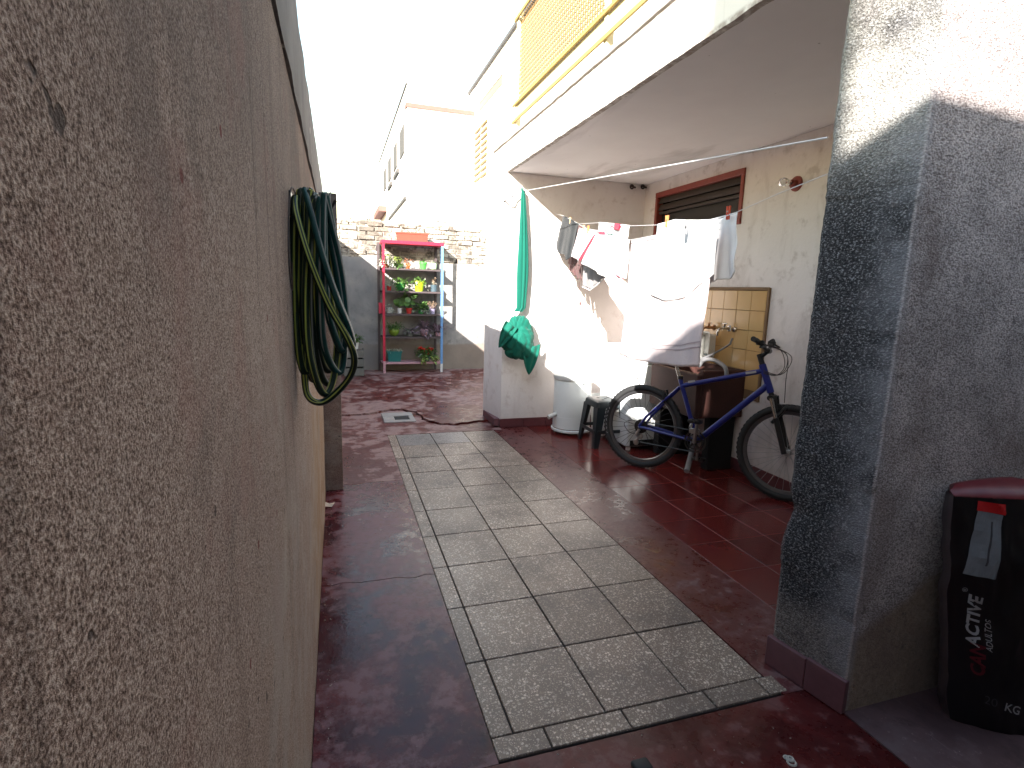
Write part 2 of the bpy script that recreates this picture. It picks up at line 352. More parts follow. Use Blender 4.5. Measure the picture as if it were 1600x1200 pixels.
    M['pinkcloth'] = m_cloth('pinkish cotton', (0.72, 0.60, 0.62))
    M['redprint'] = m_cloth('red print', (0.46, 0.02, 0.055)); M['aquaprint'] = m_cloth('aqua print', (0.35, 0.66, 0.62))
    M['browncloth'] = m_cloth('maroon knit', (0.11, 0.050, 0.050), 200, 0.6)
    M['greycloth'] = m_cloth('grey jersey', (0.25, 0.235, 0.235))
    M['shelf_red'] = plain('chipped red paint', (0.46, 0.018, 0.05), 0.4, 0.3, 45)
    M['shelf_blue'] = plain('blue paint', (0.13, 0.28, 0.55), 0.45, 0.25, 45)
    M['shelf_metal'] = plain('dark shelf metal', (0.070, 0.050, 0.052), 0.6, 0.3, 14)
    M['terracotta'] = plain('terracotta plastic', (0.22, 0.058, 0.036), 0.55, 0.12, 20)
    M['soil'] = plain('potting soil', (0.035, 0.024, 0.018), 0.95, 0.4, 60, bump=0.6)
    for k, c in dict(p_orange=(0.66, 0.13, 0.03), p_green=(0.07, 0.42, 0.06), p_pale=(0.45, 0.62, 0.36), p_emerald=(0.03, 0.25, 0.06),
                     p_lime=(0.46, 0.60, 0.02), p_slate=(0.055, 0.085, 0.105), p_white=(0.60, 0.58, 0.58), p_red=(0.45, 0.03, 0.025),
                     p_lilac=(0.32, 0.27, 0.40), p_olive=(0.16, 0.24, 0.025), p_pink=(0.50, 0.27, 0.31), p_teal=(0.012, 0.13, 0.125), p_grey=(0.30, 0.31, 0.29)).items():
        M[k] = plain(k[2:] + ' plastic', c, 0.4, 0.1, 20)
    M['leaf'] = m_leaf('leaf green', (0.045, 0.10, 0.022), (0.10, 0.20, 0.045))
    M['leaf2'] = m_leaf('leaf yellow green', (0.14, 0.20, 0.04), (0.28, 0.33, 0.09))
    M['leaf3'] = m_leaf('leaf grey green', (0.17, 0.20, 0.15), (0.33, 0.36, 0.29))
    M['leafp'] = m_leaf('leaf purple', (0.13, 0.085, 0.125), (0.30, 0.22, 0.27))
    M['leafw'] = m_leaf('leaf pale', (0.36, 0.36, 0.28), (0.55, 0.55, 0.46))
    M['flower'] = m_leaf('red petal', (0.50, 0.018, 0.012), (0.66, 0.05, 0.03))
    M['floworange'] = m_leaf('orange petal', (0.55, 0.13, 0.06), (0.66, 0.30, 0.18))
    M['dry'] = m_leaf('dry stem', (0.22, 0.15, 0.10), (0.33, 0.24, 0.17))
    M['crate'] = plain('weathered grey wood', (0.15, 0.145, 0.135), 0.85, 0.3, 14, bump=0.3)
    M['stone'] = plain('pale drain stone', (0.30, 0.27, 0.255), 0.8, 0.25, 20, bump=0.4)
    M['black'] = plain('matt black', (0.010, 0.009, 0.010), 0.8)
    M['bag'] = plain('black film bag', (0.0075, 0.006, 0.0075), 0.30, 0.25, 12, bump=0.25, bscale=18)
    M['bagred'] = plain('red film', (0.13, 0.010, 0.016), 0.4, 0.2, 12, bump=0.2, bscale=18)
    M['bagside'] = plain('greyish pink film', (0.08, 0.058, 0.06), 0.4, 0.15, 12)
    M['print_red'] = plain('dark red print', (0.10, 0.008, 0.015), 0.4); M['print_cap'] = plain('bright red print', (0.45, 0.012, 0.015), 0.4)
    M['print_grey'] = plain('silver print', (0.17, 0.175, 0.19), 0.35, 0.25, 30); M['print_dim'] = plain('dim print', (0.055, 0.05, 0.055), 0.4)
    M['print_white'] = plain('off white print', (0.36, 0.35, 0.36), 0.45, 0.1)
    M['shutter'] = plain('ochre shutter paint', (0.16, 0.095, 0.022), 0.6); M['roofred'] = plain('faded red trim', (0.20, 0.09, 0.075), 0.7)
    M['beige'] = plain('beige band', (0.30, 0.235, 0.14), 0.8); M['paleroof'] = plain('pale metal sheet', (0.56, 0.62, 0.66), 0.4, 0.1, 3)
    M['greytrim'] = plain('grey trim', (0.075, 0.07, 0.068), 0.7); M['weed'] = m_leaf('dry weed', (0.06, 0.055, 0.04), (0.14, 0.12, 0.08))
    M['paper'] = plain('scrap paper', (0.55, 0.46, 0.38), 0.9); M['chalk'] = plain('dried white paint', (0.40, 0.37, 0.33), 0.9)
    g = NT('clear glass'); g.col((0.9, 0.92, 0.9)); g.set(roughness=0.05); g.put(g.b.inputs['Transmission Weight'], 0.85); M['glass'] = g.m
    g = NT('window glass'); g.col((0.03, 0.028, 0.027)); g.set(roughness=0.08); M['pane'] = g.m
    w = NT('yellow wire mesh'); w.col((0.26, 0.15, 0.05)); w.set(roughness=0.5); M['mesh'] = w.m
setup_materials()

# ------------------------------------------------------------------ mesh helpers
class MB:
    def __init__(s): s.v = []; s.f = []
    def add(s, v, f):
        o = len(s.v); s.v += [Vector(a) for a in v]; s.f += [tuple(i + o for i in q) for q in f]; return s
    def bm(s, bm):
        bm.verts.index_update(); o = s.add([v.co.copy() for v in bm.verts], [[v.index for v in f.verts] for f in bm.faces]); bm.free(); return s
    def box(s, lo, hi, bev=0.0, seg=1, mat=None):
        b = bmesh.new(); bmesh.ops.create_cube(b, size=1.0)
        lo, hi = Vector(lo), Vector(hi); c = (lo + hi) / 2; d = hi - lo
        for v in b.verts: v.co = Vector((v.co.x * d.x, v.co.y * d.y, v.co.z * d.z)) + c
        if bev: bmesh.ops.bevel(b, geom=b.edges[:], offset=bev, segments=seg, affect='EDGES', profile=0.5)
        if mat is not None: bmesh.ops.transform(b, matrix=mat, verts=b.verts)
        return s.bm(b)
    def prism(s, pts, z0, z1):
        n = len(pts); v = [(p[0], p[1], z0) for p in pts] + [(p[0], p[1], z1) for p in pts]
        f = [tuple(range(n - 1, -1, -1)), tuple(range(n, 2 * n))] + [(i, (i + 1) % n, n + (i + 1) % n, n + i) for i in range(n)]
        return s.add(v, f)
    def tube(s, pts, r, n=8, cap=True):
        pts = [Vector(p) for p in pts]; k = len(pts); rs = r if isinstance(r, (list, tuple)) else [r] * k
        t = [(pts[min(i + 1, k - 1)] - pts[max(i - 1, 0)]).normalized() for i in range(k)]
        up = Vector((0, 0, 1)) if abs(t[0].z) < 0.9 else Vector((1, 0, 0))
        a = t[0].cross(up).normalized(); v = []; f = []
        for i in range(k):
            a = (a - t[i] * a.dot(t[i])).normalized(); b = t[i].cross(a)
            for j in range(n):
                q = 2 * math.pi * j / n; v.append(pts[i] + (a * math.cos(q) + b * math.sin(q)) * rs[i])
        for i in range(k - 1):
            for j in range(n): f.append((i * n + j, i * n + (j + 1) % n, (i + 1) * n + (j + 1) % n, (i + 1) * n + j))
        if cap: f += [tuple(range(n - 1, -1, -1)), tuple(range((k - 1) * n, k * n))]
        return s.add(v, f)
    def lathe(s, prof, c=(0, 0, 0), n=24, axis='z', cap=True):
        v = []; f = []; c = Vector(c)
        for (r, h) in prof:
            for j in range(n):
                q = 2 * math.pi * j / n; x, y = r * math.cos(q), r * math.sin(q)
                p = (x, y, h) if axis == 'z' else ((h, x, y) if axis == 'x' else (x, h, y))
                v.append(c + Vector(p))
        m = len(prof)
        for i in range(m - 1):
            for j in range(n): f.append((i * n + j, i * n + (j + 1) % n, (i + 1) * n + (j + 1) % n, (i + 1) * n + j))
        if cap: f += [tuple(range(n - 1, -1, -1)), tuple(range((m - 1) * n, m * n))]
        return s.add(v, f)
    def torus(s, c, R, r, nR=40, nr=8, axis='y'):
        v = []; f = []; c = Vector(c)
        for i in range(nR):
            q = 2 * math.pi * i / nR
            for j in range(nr):
                p = 2 * math.pi * j / nr; rr = R + r * math.cos(p); h = r * math.sin(p)
                x, y = rr * math.cos(q), rr * math.sin(q)
                v.append(c + Vector({'y': (x, h, y), 'z': (x, y, h), 'x': (h, x, y)}[axis]))
        for i in range(nR):
            for j in range(nr): f.append((i * nr + j, ((i + 1) % nR) * nr + j, ((i + 1) % nR) * nr + (j + 1) % nr, i * nr + (j + 1) % nr))
        return s.add(v, f)
    def leaf(s, p, d, L, wd, up=None, droop=0.2):
        p, d = Vector(p), Vector(d).normalized(); up = Vector(up or (0, 0, 1))
        sd = d.cross(up); sd = sd.normalized() if sd.length > 1e-4 else Vector((1, 0, 0)); nn = sd.cross(d)
        m = p + d * L * 0.5; e = p + d * L - Vector((0, 0, droop * L))
        return s.add([p, m + sd * wd / 2 + nn * wd * 0.15, m - nn * wd * 0.05, m - sd * wd / 2 + nn * wd * 0.15, e],
                     [(0, 1, 2), (0, 2, 3), (1, 4, 2), (2, 4, 3)])
    def disc(s, c, nrm, r, n=8):
        nrm = Vector(nrm).normalized(); a = nrm.orthogonal().normalized(); b = nrm.cross(a); c = Vector(c)
        return s.add([c + (a * math.cos(2 * math.pi * i / n) + b * math.sin(2 * math.pi * i / n)) * r for i in range(n)] + [c - nrm * r * 0.2],
                     [(i, (i + 1) % n, n) for i in range(n)])
    def build(s, name, mat, parent=None, smooth=None):
        me = bpy.data.meshes.new(name); me.from_pydata(s.v, [], s.f); me.update()
        if smooth is not None:
            me.shade_smooth(); me.set_sharp_from_angle(angle=math.radians(smooth))
        me.materials.append(MT[mat] if isinstance(mat, str) else mat)
        o = bpy.data.objects.new(name, me); COL.objects.link(o)
        if parent: adopt(o, parent)
        return o

EMPTY_LOC = {}
def mw(o):
    m = o.matrix_basis.copy()
    return (mw(o.parent) @ o.matrix_parent_inverse @ m) if o.parent else m
def adopt(o, parent, local=False):
    o.parent = parent
    if not local: o.matrix_parent_inverse = mw(parent).inverted()
def tag(o, label=None, cat=None, group=None, kind=None):
    if label: o['label'] = label
    if cat: o['category'] = cat
    if group: o['group'] = group
    if kind: o['kind'] = kind
    return o
def thing(name, label, cat, loc=(0, 0, 0), group=None, rot=(0, 0, 0)):
    o = bpy.data.objects.new(name, None); COL.objects.link(o); o.location = loc; o.rotation_euler = rot; o.empty_display_size = 0.1
    return tag(o, label, cat, group)
def struct(o, ): o['kind'] = 'structure'; return o
def piece(me, name, loc, parent, rz=0.0, local=True):
    o = bpy.data.objects.new(name, me); COL.objects.link(o); o.parent = parent; o.location = loc; o.rotation_euler = (0, 0, rz)
    if not local: o.matrix_parent_inverse = mw(parent).inverted()
    return o
def smooth_path(pts, k=6):
    pts = [Vector(p) for p in pts]; out = []
    for i in range(len(pts) - 1):
        p0, p1, p2, p3 = pts[max(i - 1, 0)], pts[i], pts[i + 1], pts[min(i + 2, len(pts) - 1)]
        for j in range(k):
            t = j / k
            out.append(0.5 * ((2 * p1) + (p2 - p0) * t + (2 * p0 - 5 * p1 + 4 * p2 - p3) * t * t + (3 * p1 - p0 - 3 * p2 + p3) * t ** 3))
    return out + [pts[-1]]

# ================================================================== SETTING
g = MB().add([(-300, -300, -0.08), (300, -300, -0.08), (300, 300, -0.08), (-300, 300, -0.08)], [(0, 1, 2, 3)]).build('ground', 'earth'); struct(g)

XL, XW0, XW1, XR = -0.1, 0.4255, 1.474, 3.06
def jag(p, q, n, amp, seed, axis=1):
    r = random.Random(seed); out = []
    for i in range(n + 1):
        t = i / n; x = p[0] + (q[0] - p[0]) * t; y = p[1] + (q[1] - p[1]) * t
        d = (r.random() - 0.5) * 2 * amp if 0 < i < n else 0
        out.append((x + (d if axis == 0 else 0), y + (d if axis == 1 else 0)))
    return out
c1 = jag((XL, at_z(498, 916).y), (XW0, at_z(678, 897).y), 12, 0.012, 1)
c2 = jag((XL, at_z(535, 758).y), (XW0, at_z(627, 750).y), 10, 0.014, 2)
br0 = [(-0.1, 6.0), (0.015, 6.02), (0.14, 6.0), (0.295, 6.03), (0.40, 6.10), (0.567, 6.21), (0.70, 6.18), (0.819, 6.03), (0.85, 5.84), (0.868, 5.65), (0.93, 5.52), (0.999, 5.43), (1.13, 5.40), (1.27, 5.43), (1.42, 5.48), (1.56, 5.50)]
rk_ = random.Random(8); broken = []; lower = []
for i in range(len(br0) - 1):
    p, q_ = Vector((*br0[i], 0)), Vector((*br0[i + 1], 0)); d_ = (q_ - p).normalized(); nn = Vector((d_.y, -d_.x, 0))
    for k in range(4):
        c_ = p.lerp(q_, k / 4) + (nn * rk_.uniform(-.014, .014) if (i or k) else Vector())
        wide = 0.006 if c_.x < 0.3 else (0.022 if c_.x < 1.15 else 0.010)
        broken.append((c_.x, c_.y)); e_ = c_ + nn * wide * rk_.uniform(.35, 1.7); lower.append((e_.x if (i or k) else -0.1, e_.y))
broken.append((1.56, 5.50)); lower.append((1.56, 5.488))
def shift(pts, dy, dx=0): return [(x + dx, y + dy) for x, y in pts]
fr = struct(MB().prism([(-3, -3), (4.2, -3), (4.2, 1.19), (1.62, 1.195), (1.60, 1.335), (XL, 1.335)] + [], -0.06, 0.0).build('floor', 'cement_f'))
struct(MB().prism([(XL, 1.337), (XW0, 1.337)] + list(reversed(shift(c1, -0.0035))), -0.06, 0.0).build('floor', 'cement_l'))
struct(MB().prism(c1 + list(reversed(shift(c2, -0.0045))), -0.06, 0.001).build('floor', 'cement_l'))
struct(MB().prism(c2 + [(XW0, 5.118), (1.56, 5.118)] + list(reversed(lower)), -0.06, 0.002).build('floor', 'cement_far'))
struct(MB().prism(broken + [(1.56, 9.28), (-0.1, 9.28)], -0.06, 0.018).build('floor', 'cement_far'))
struct(MB().prism([(1.562, 5.69), (6, 5.69), (6, 9.28), (1.562, 9.28)], -0.06, 0.017).build('floor', 'cement_far'))
struct(MB().prism([(XW1 + 0.003, 1.337), (1.60, 1.337), (1.57, 1.50), (1.845, 1.50), (1.845, 5.2), (1.562, 5.2), (1.562, 5.118), (XW1 + 0.003, 5.118)], -0.06, 0.001).build('floor', 'cement_b'))
struct(MB().prism([(1.625, 0.25), (4.2, -0.4), (4.2, 1.21), (1.607, 1.21)], -0.01, 0.006).build('threshold', 'cement_r'))

# terrazzo walkway, every slab its own piece
walk = struct(MB().box((XW0 + 0.002, 1.345, -0.06), (XW1, 5.115, -0.004)).build('walkway', 'joint'))
tx = [0.501, 0.826, 1.150, XW1]
ty = [1.432, 1.79, 2.155, 2.525, 2.885, 3.25, 3.622, 3.99, 4.365, 4.73, 5.112]
rt = random.Random(3)
def slab(x0, y0, x1, y1, zt, mat, name='tile', gap=0.0028):
    b = MB().box((x0 + gap, y0 + gap, -0.03), (x1 - gap, y1 - gap, zt), 0.0022)
    o = b.build(name, mat, walk); return o
for j in range(len(ty) - 1):
    for i in range(3):
        dark = j == 9 and i < 2 or (j == 8 and i == 1 and False)
        slab(tx[i], ty[j] + rt.uniform(-.002, .002), tx[i + 1], ty[j + 1], 0.002 + rt.uniform(-.0012, .0018), 'terrazzo_d' if dark else 'terrazzo')
    slab(XW0, ty[j], tx[0], ty[j + 1], 0.002 + rt.uniform(-.001, .001), 'terrazzo', 'border_tile')
bx = [XW0, 0.60, 0.88, 1.205, 1.43, 1.508]
for i in range(5): slab(bx[i], 1.345, bx[i + 1], 1.432, 0.002 + rt.uniform(-.001, .001), 'terrazzo', 'border_tile')

# red tiled alcove floor
alc = struct(MB().box((1.845, 1.50, -0.06), (XR, 5.2, 0.0005)).build('tiled_floor', 'redjoint'))
axs = [1.845, 2.11, 2.375, 2.64, 2.905, XR]; ays = [1.50 + i * 0.3083 for i in range(13)]
tm = {}
for i in range(5):
    for j in range(12):
        w = axs[i + 1] - axs[i]; h = ays[j + 1] - ays[j]; key = round(w, 3)
        if key not in tm:
            b = MB().box((0.0018, 0.0018, -0.02), (w - 0.0018, h - 0.0018, 0.0022), 0.0012).build('tile', 'redtile'); tm[key] = b.data; bpy.data.objects.remove(b)
        piece(tm[key], 'tile', (axs[i], ays[j], rt.uniform(-.0004, .0006)), alc)

# ------------------------------------------------------------------ left boundary wall
lw = thing('boundary_wall', 'long rough pebbled plaster wall along the left with a grey cement band on top', 'wall', (-0.2, 1, 0))
def rough_face(x, ys, zs, amp, seed, xb=-0.3):
    v = []; f = []; ny, nz = len(ys), len(zs)
    for j, y in enumerate(ys):
        for k, z in enumerate(zs):
            d = mnoise.noise(Vector((y * 1.7, z * 1.7, seed))) * amp + mnoise.noise(Vector((y * 7, z * 7, seed + 5))) * amp * 0.35
            v.append((x + d, y, z))
    for j in range(ny - 1):
        for k in range(nz - 1): f.append((j * nz + k, (j + 1) * nz + k, (j + 1) * nz + k + 1, j * nz + k + 1))
    o = len(v)
    y0, y1, z0, z1 = ys[0], ys[-1], zs[0], zs[-1]
    v += [(xb, y0, z0), (xb, y1, z0), (xb, y1, z1), (xb, y0, z1)]
    top = [j * nz + nz - 1 for j in range(ny)]; bot = [j * nz for j in range(ny)]
    f.append(tuple(top + [o + 2, o + 3])); f.append(tuple(list(reversed(bot)) + [o, o + 1]))
    f.append(tuple([k for k in range(nz)] + [o + 3, o])); f.append(tuple(list(reversed([(ny - 1) * nz + k for k in range(nz)])) + [o + 1, o + 2])); f.append((o, o + 3, o + 2, o + 1))
    return v, f
fr_ = lambda a, b, n: [a + (b - a) * i / n for i in range(n + 1)]
v, f = rough_face(-0.102, fr_(-3.0, -0.6, 10) + fr_(-0.5, 3.72, 90) + fr_(3.9, 9.27, 24), fr_(-0.05, 1.885, 44), 0.003, 1.0)
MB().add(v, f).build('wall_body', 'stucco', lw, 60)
ys = fr_(-3.0, 9.27, 160)
mb = MB(); prof_lo = [1.888 + 0.012 * mnoise.noise(Vector((y * 3, 1, 0))) for y in ys]; prof_hi = [2.218 + 0.010 * mnoise.noise(Vector((y * 4.5, 7, 0))) for y in ys]
v = []; f = []
for y, a, b in zip(ys, prof_lo, prof_hi):
    d = 0.003 * mnoise.noise(Vector((y * 5, 3, 3)))
    v += [(-0.094 + d, y, a), (-0.097 + d, y, b - 0.012), (-0.106 + d, y, b), (-0.28, y, b + 0.004), (-0.28, y, a)]
for i in range(len(ys) - 1):
    for k in range(5): f.append((i * 5 + k, (i + 1) * 5 + k, (i + 1) * 5 + (k + 1) % 5, i * 5 + (k + 1) % 5))
f += [(0, 1, 2, 3, 4), tuple((len(ys) - 1) * 5 + k for k in (4, 3, 2, 1, 0))]
MB().add(v, f).build('cap_beam', 'cap', lw, 60)
mb = MB(); mb.box((-0.15, 3.755, -0.05), (0.012, 3.95, 1.955), 0.006, 2)
mb.build('wall_pier', 'stucco', lw, 40)
MB().box((-0.105, 3.752, 1.60), (0.008, 3.7545, 1.953)).build('pier_stain', 'cap', lw)

# ------------------------------------------------------------------ far wall with exposed bricks
fw_ = thing('garden_end_wall', 'end wall behind the plant rack, peeling whitewashed bricks above grey damp plaster', 'wall', (1.3, 9.35, 0))
v = []; f = []; nx, nz = 60, 40
for i in range(nx + 1):
    for k in range(nz + 1):
        x = -0.3 + 6.3 * i / nx; zt = 1.80 + 0.045 * mnoise.noise(Vector((x * 2.2, 0, 4))) + (0.06 if x < 0.8 else 0); z = -0.05 + (zt + 0.05) * k / nz
        v.append((x, 9.278 + 0.006 * mnoise.noise(Vector((x * 3, z * 3, 2))), z))
for i in range(nx):
    for k in range(nz): f.append((i * (nz + 1) + k, (i + 1) * (nz + 1) + k, (i + 1) * (nz + 1) + k + 1, i * (nz + 1) + k + 1))
for i in range(nx):                                   # broken upper lip
    a = i * (nz + 1) + nz; b = (i + 1) * (nz + 1) + nz; o = len(v)
    v += [(v[a][0], 9.33, v[a][2]), (v[b][0], 9.33, v[b][2])]; f.append((a, b, o + 1, o))
MB().add(v, f).build('plaster', 'farplaster', fw_, 50)
MB().box((-0.3, 9.302, -0.05), (6.0, 9.48, 2.375)).build('wall_core', 'mortar', fw_)
rb = random.Random(11); meshes = []
for q in range(5):
    b = MB().box((-0.1295, -0.05, -0.0335), (0.1295, 0.05, 0.0335), 0.007, 2)
    for v_ in b.v: v_ += Vector((rb.uniform(-.004, .004), rb.uniform(-.004, .004), rb.uniform(-.003, .003)))
    o = b.build('brick', 'brick'); meshes.append(o.data); bpy.data.objects.remove(o)
nb = 0
for r in range(9):
    z = 1.79 + r * 0.0735
    for i in range(12):
        x = -0.20 + i * 0.268 + (0.134 if r % 2 else 0)
        if x > 2.95: continue
        if r < 1 and rb.random() < 0.35: continue
        piece(rb.choice(meshes), 'brick', (x, 9.337 + rb.uniform(-.018, .010), z + rb.uniform(-.006, .006)), fw_, rb.uniform(-.035, .035), False).scale = (rb.uniform(.9, 1.0), 1, rb.uniform(.88, 1.0)); nb += 1
mb = MB(); xs = fr_(-0.3, 6.0, 60); v = []; f = []
for x in xs:
    h = 2.43 + 0.012 * mnoise.noise(Vector((x * 4, 0, 9)))
    v += [(x, 9.272, 2.412 - (0.008 if int(x * 7) % 3 else 0)), (x, 9.275, h), (x, 9.49, h + 0.01), (x, 9.49, 2.38), (x, 9.285, 2.38)]
for i in range(len(xs) - 1):
    for k in range(5): f.append((i * 5 + k, i * 5 + (k + 1) % 5, (i + 1) * 5 + (k + 1) % 5, (i + 1) * 5 + k))
MB().add(v, f).build('coping', 'brick', fw_)

# ------------------------------------------------------------------ alcove: end wall, side wall with window, ceiling slab
mw_ = thing('alcove_end_wall', 'cream wall at the back of the laundry alcove, sunlit, with a red skirting', 'wall', (2.3, 5.4, 0))
mb = MB(); mb.prism([(1.562, 5.2), (XR + 0.002, 5.2), (XR + 0.002, 5.67), (1.50, 5.67)], -0.05, 2.498)
mb.build('wall_body', 'mid', mw_)
sm = None
for i in range(6):
    x0 = 1.552 + i * 0.252; o = MB().box((x0, 5.188, 0.002), (min(x0 + 0.2495, XR), 5.203, 0.094), 0.002).build('skirting_tile', 'skirt', mw_)
MB().box((1.500, 5.205, 0.019), (1.5555, 5.66, 0.094), 0.002).build('skirting_tile', 'skirt2', mw_)

sw = thing('alcove_side_wall', 'stained grey beige wall of the alcove with the high window and tan tile panel', 'wall', (3.15, 3.4, 0))
WY0, WY1, WZ0, WZ1 = 3.72, 4.97, 1.965, 2.378
mb = MB()
mb.box((XR, 1.2, -0.05), (XR + 0.2, WY0, 2.498)); mb.box((XR, WY1, -0.05), (XR + 0.2, 5.67, 2.498))
mb.box((XR, WY0, -0.05), (XR + 0.2, WY1, WZ0)); mb.box((XR, WY0, WZ1), (XR + 0.2, WY1, 2.498))
mb.build('wall_body', 'side', sw)
for i in range(12):
    y0 = 1.52 + i * 0.3083
    MB().box((XR - 0.010, y0, 0.004), (XR + 0.003, y0 + 0.305, 0.096), 0.002).build('skirting_tile', 'skirt', sw)
wf = MB(); t = 0.042
wf.box((XR - 0.016, WY0 - 0.006, WZ1 - t), (XR + 0.07, WY1 + 0.006, WZ1 + 0.006), 0.003); wf.box((XR - 0.016, WY0 - 0.006, WZ0 - 0.006), (XR + 0.07, WY1 + 0.006, WZ0 + t - 0.01), 0.003)
wf.box((XR - 0.014, WY0 - 0.006, WZ0 + t - 0.01), (XR + 0.07, WY0 + t - 0.012, WZ1 - t), 0.003); wf.box((XR - 0.014, WY1 - t + 0.012, WZ0 + t - 0.01), (XR + 0.07, WY1 + 0.006, WZ1 - t), 0.003)
win = wf.build('window', 'redframe', sw)
MB().box((XR + 0.055, WY0 + 0.03, WZ0 + 0.03), (XR + 0.062, WY1 - 0.03, WZ1 - 0.04)).build('pane', 'pane', win)
for k, z in enumerate((2.305, 2.238)):
    b = MB().box((-0.006, WY0 + 0.034, -0.030), (0.006, WY1 - 0.034, 0.030), 0.002)
    o = b.build('slat', 'brownslat'); o.data.transform(Matrix.Translation((XR + 0.018, 0, z)) @ Matrix.Rotation(0.35, 4, 'Y')); adopt(o, win)
MB().box((XR + 0.012, WY0 + 0.034, 2.175), (XR + 0.045, WY1 - 0.034, 2.198), 0.002).build('sash_bar', 'brownslat', win)
# dark-coloured box standing for the unlit room behind the window
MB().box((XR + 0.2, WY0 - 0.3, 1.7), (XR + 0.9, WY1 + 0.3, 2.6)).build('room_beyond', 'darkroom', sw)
# tan tile panel
PT = 1.462
tp = MB().box((XR - 0.012, 3.318, 0.60), (XR + 0.001, 4.60, PT)).build('tile_panel', 'grout', sw)
b = MB().box((-0.004, 0.0015, 0.0015), (0.004, 0.1555, 0.1515), 0.0018).build('tile', 'walltile'); tme = b.data; bpy.data.objects.remove(b)
for i in range(8):
    for j in range(5):
        o = piece(tme, 'tile', (XR - 0.0135, 3.338 + i * 0.157, PT - 0.022 - (j + 1) * 0.153), tp, 0, False)
MB().box((XR - 0.022, 3.316, PT - 0.020), (XR - 0.0121, 4.6, PT + 0.004), 0.003).build('trim', 'grout', tp)
MB().box((XR - 0.022, 3.312, 0.60), (XR - 0.0121, 3.334, PT - 0.021), 0.003).build('trim', 'grout', tp)

bs = thing('balcony_slab', 'overhanging concrete balcony slab with whitewashed edge above the laundry alcove', 'balcony', (2.3, 3.4, 2.5))
MB().prism([(1.572, 1.40), (XR + 0.2, 1.40), (XR + 0.2, 5.67), (1.572, 5.67)], 2.5, 2.79).build('ceiling', 'ceiling', bs)
ys = fr_(1.40, 5.66, 90); v = []; f = []
for y in ys:
    d = 0.004 * mnoise.noise(Vector((y * 4, 0, 1))); b = 0.006 * mnoise.noise(Vector((y * 9, 2, 1)))
    v += [(1.562 + d, y, 2.494 + b), (1.560 + d, y, 2.76), (1.548 + d * 2, y, 2.768 + b), (1.548 + d * 2, y, 2.80), (1.60, y, 2.80), (1.60, y, 2.494 + b)]
for i in range(len(ys) - 1):
    for k in range(6): f.append((i * 6 + k, (i + 1) * 6 + k, (i + 1) * 6 + (k + 1) % 6, i * 6 + (k + 1) % 6))
f += [(5, 4, 3, 2, 1, 0), tuple((len(ys) - 1) * 6 + k for k in range(6))]
MB().add(v, f).build('fascia', 'fascia', bs, 40)
MB().box((1.56, 5.62, 2.494), (XR, 5.672, 2.80)).build('fascia', 'fascia', bs)

# yellow railing on the balcony edge
rl = thing('balcony_railing', 'yellow metal balcony railing with wire mesh infill on the slab edge', 'railing', (1.6, 3.2, 2.8))
yp = [5.04, 3.27, 1.50]
for y in yp: MB().box((1.578, y - 0.024, 2.80), (1.626, y + 0.024, 3.98), 0.003).build('post', 'yellow', rl)
def rail(z0, z1, x0, x1, mat, y0=1.5, y1=5.10, nm='rail'): MB().box((x0, y0, z0), (x1, y1, z1), 0.003).build(nm, mat, rl)
rail(2.885, 2.915, 1.562, 1.577, 'yellow2'); rail(3.03, 3.055, 1.562, 1.577, 'yellow2'); rail(3.74, 3.77, 1.562, 1.577, 'yellow2'); rail(3.95, 3.99, 1.56, 1.64, 'yellow')
for k in range(2):
    y1, y0 = yp[k] - 0.026, yp[k + 1] + 0.026
    MB().box((1.586, y0, 2.90), (1.590, y1, 3.045)).build('kick_panel', 'yellow', rl)
    MB().box((1.586, y0, 3.775), (1.590, y1, 3.94)).build('kick_panel', 'yellow', rl)
    MB().box((1.610, y0, 3.06), (1.612, y1, 3.735)).build('infill_sheet', 'infill', rl)
    w = MB(); n = 46
    for i in range(n + 1):
        y = y0 + (y1 - y0) * i / n; w.box((1.598, y - 0.003, 3.05), (1.601, y + 0.003, 3.76))
    for i in range(19):
        z = 3.06 + 0.69 * i / 18; w.box((1.6015, y0, z - 0.003), (1.604, y1, z + 0.003))
    w.build('wire_mesh', 'mesh', rl)['kind'] = 'stuff'
uf = thing('upper_floor_wall', 'white upper storey wall set back behind the yellow balcony railing', 'house', (3.2, 3.4, 2.8))
MB().box((2.9, 1.4, 2.795), (3.26, 5.67, 5.6)).build('wall_body', 'white_house', uf)

# column and front wall
cw = thing('stucco_column', 'dark mildewed rough stucco pillar and wall end on the right', 'wall', (1.9, 1.35, 0))
P0, P1 = Vector((1.6025, 1.21)), Vector((1.5455, 1.495))
nz = 260; zs = fr_(-0.05, 4.6, nz); v = []; f = []
for z in zs:
    r1 = 0.004 * mnoise.noise(Vector((z * 9, 1, 2))) + 0.005 * max(0, mnoise.noise(Vector((z * 38, 4, 2)))); r2 = 0.005 * mnoise.noise(Vector((z * 11, 5, 2))) + 0.004 * mnoise.noise(Vector((z * 45, 8, 2)))
    dent = -0.028 * math.exp(-((z - 0.62) / 0.05) ** 2) + 0.012 * math.exp(-((z - 0.47) / 0.07) ** 2)
    v += [(P0.x + r1, P0.y, z), (P0.x * 0.55 + P1.x * 0.45 + r1 * 0.5, P0.y * 0.55 + P1.y * 0.45, z), (P1.x + 0.006 + r2 - dent * 0.6, P1.y - 0.018, z), (P1.x + 0.016 + r2 - dent, P1.y, z), (1.90, 1.495, z), (4.2, 1.41, z), (4.2, 1.21, z)]
m = 7
for i in range(nz):
    for k in range(m): f.append((i * m + k, i * m + (k + 1) % m, (i + 1) * m + (k + 1) % m, (i + 1) * m + k))
f.append(tuple(nz * m + k for k in range(m)))
o = MB().add(v, f).build('pillar', 'column', cw)
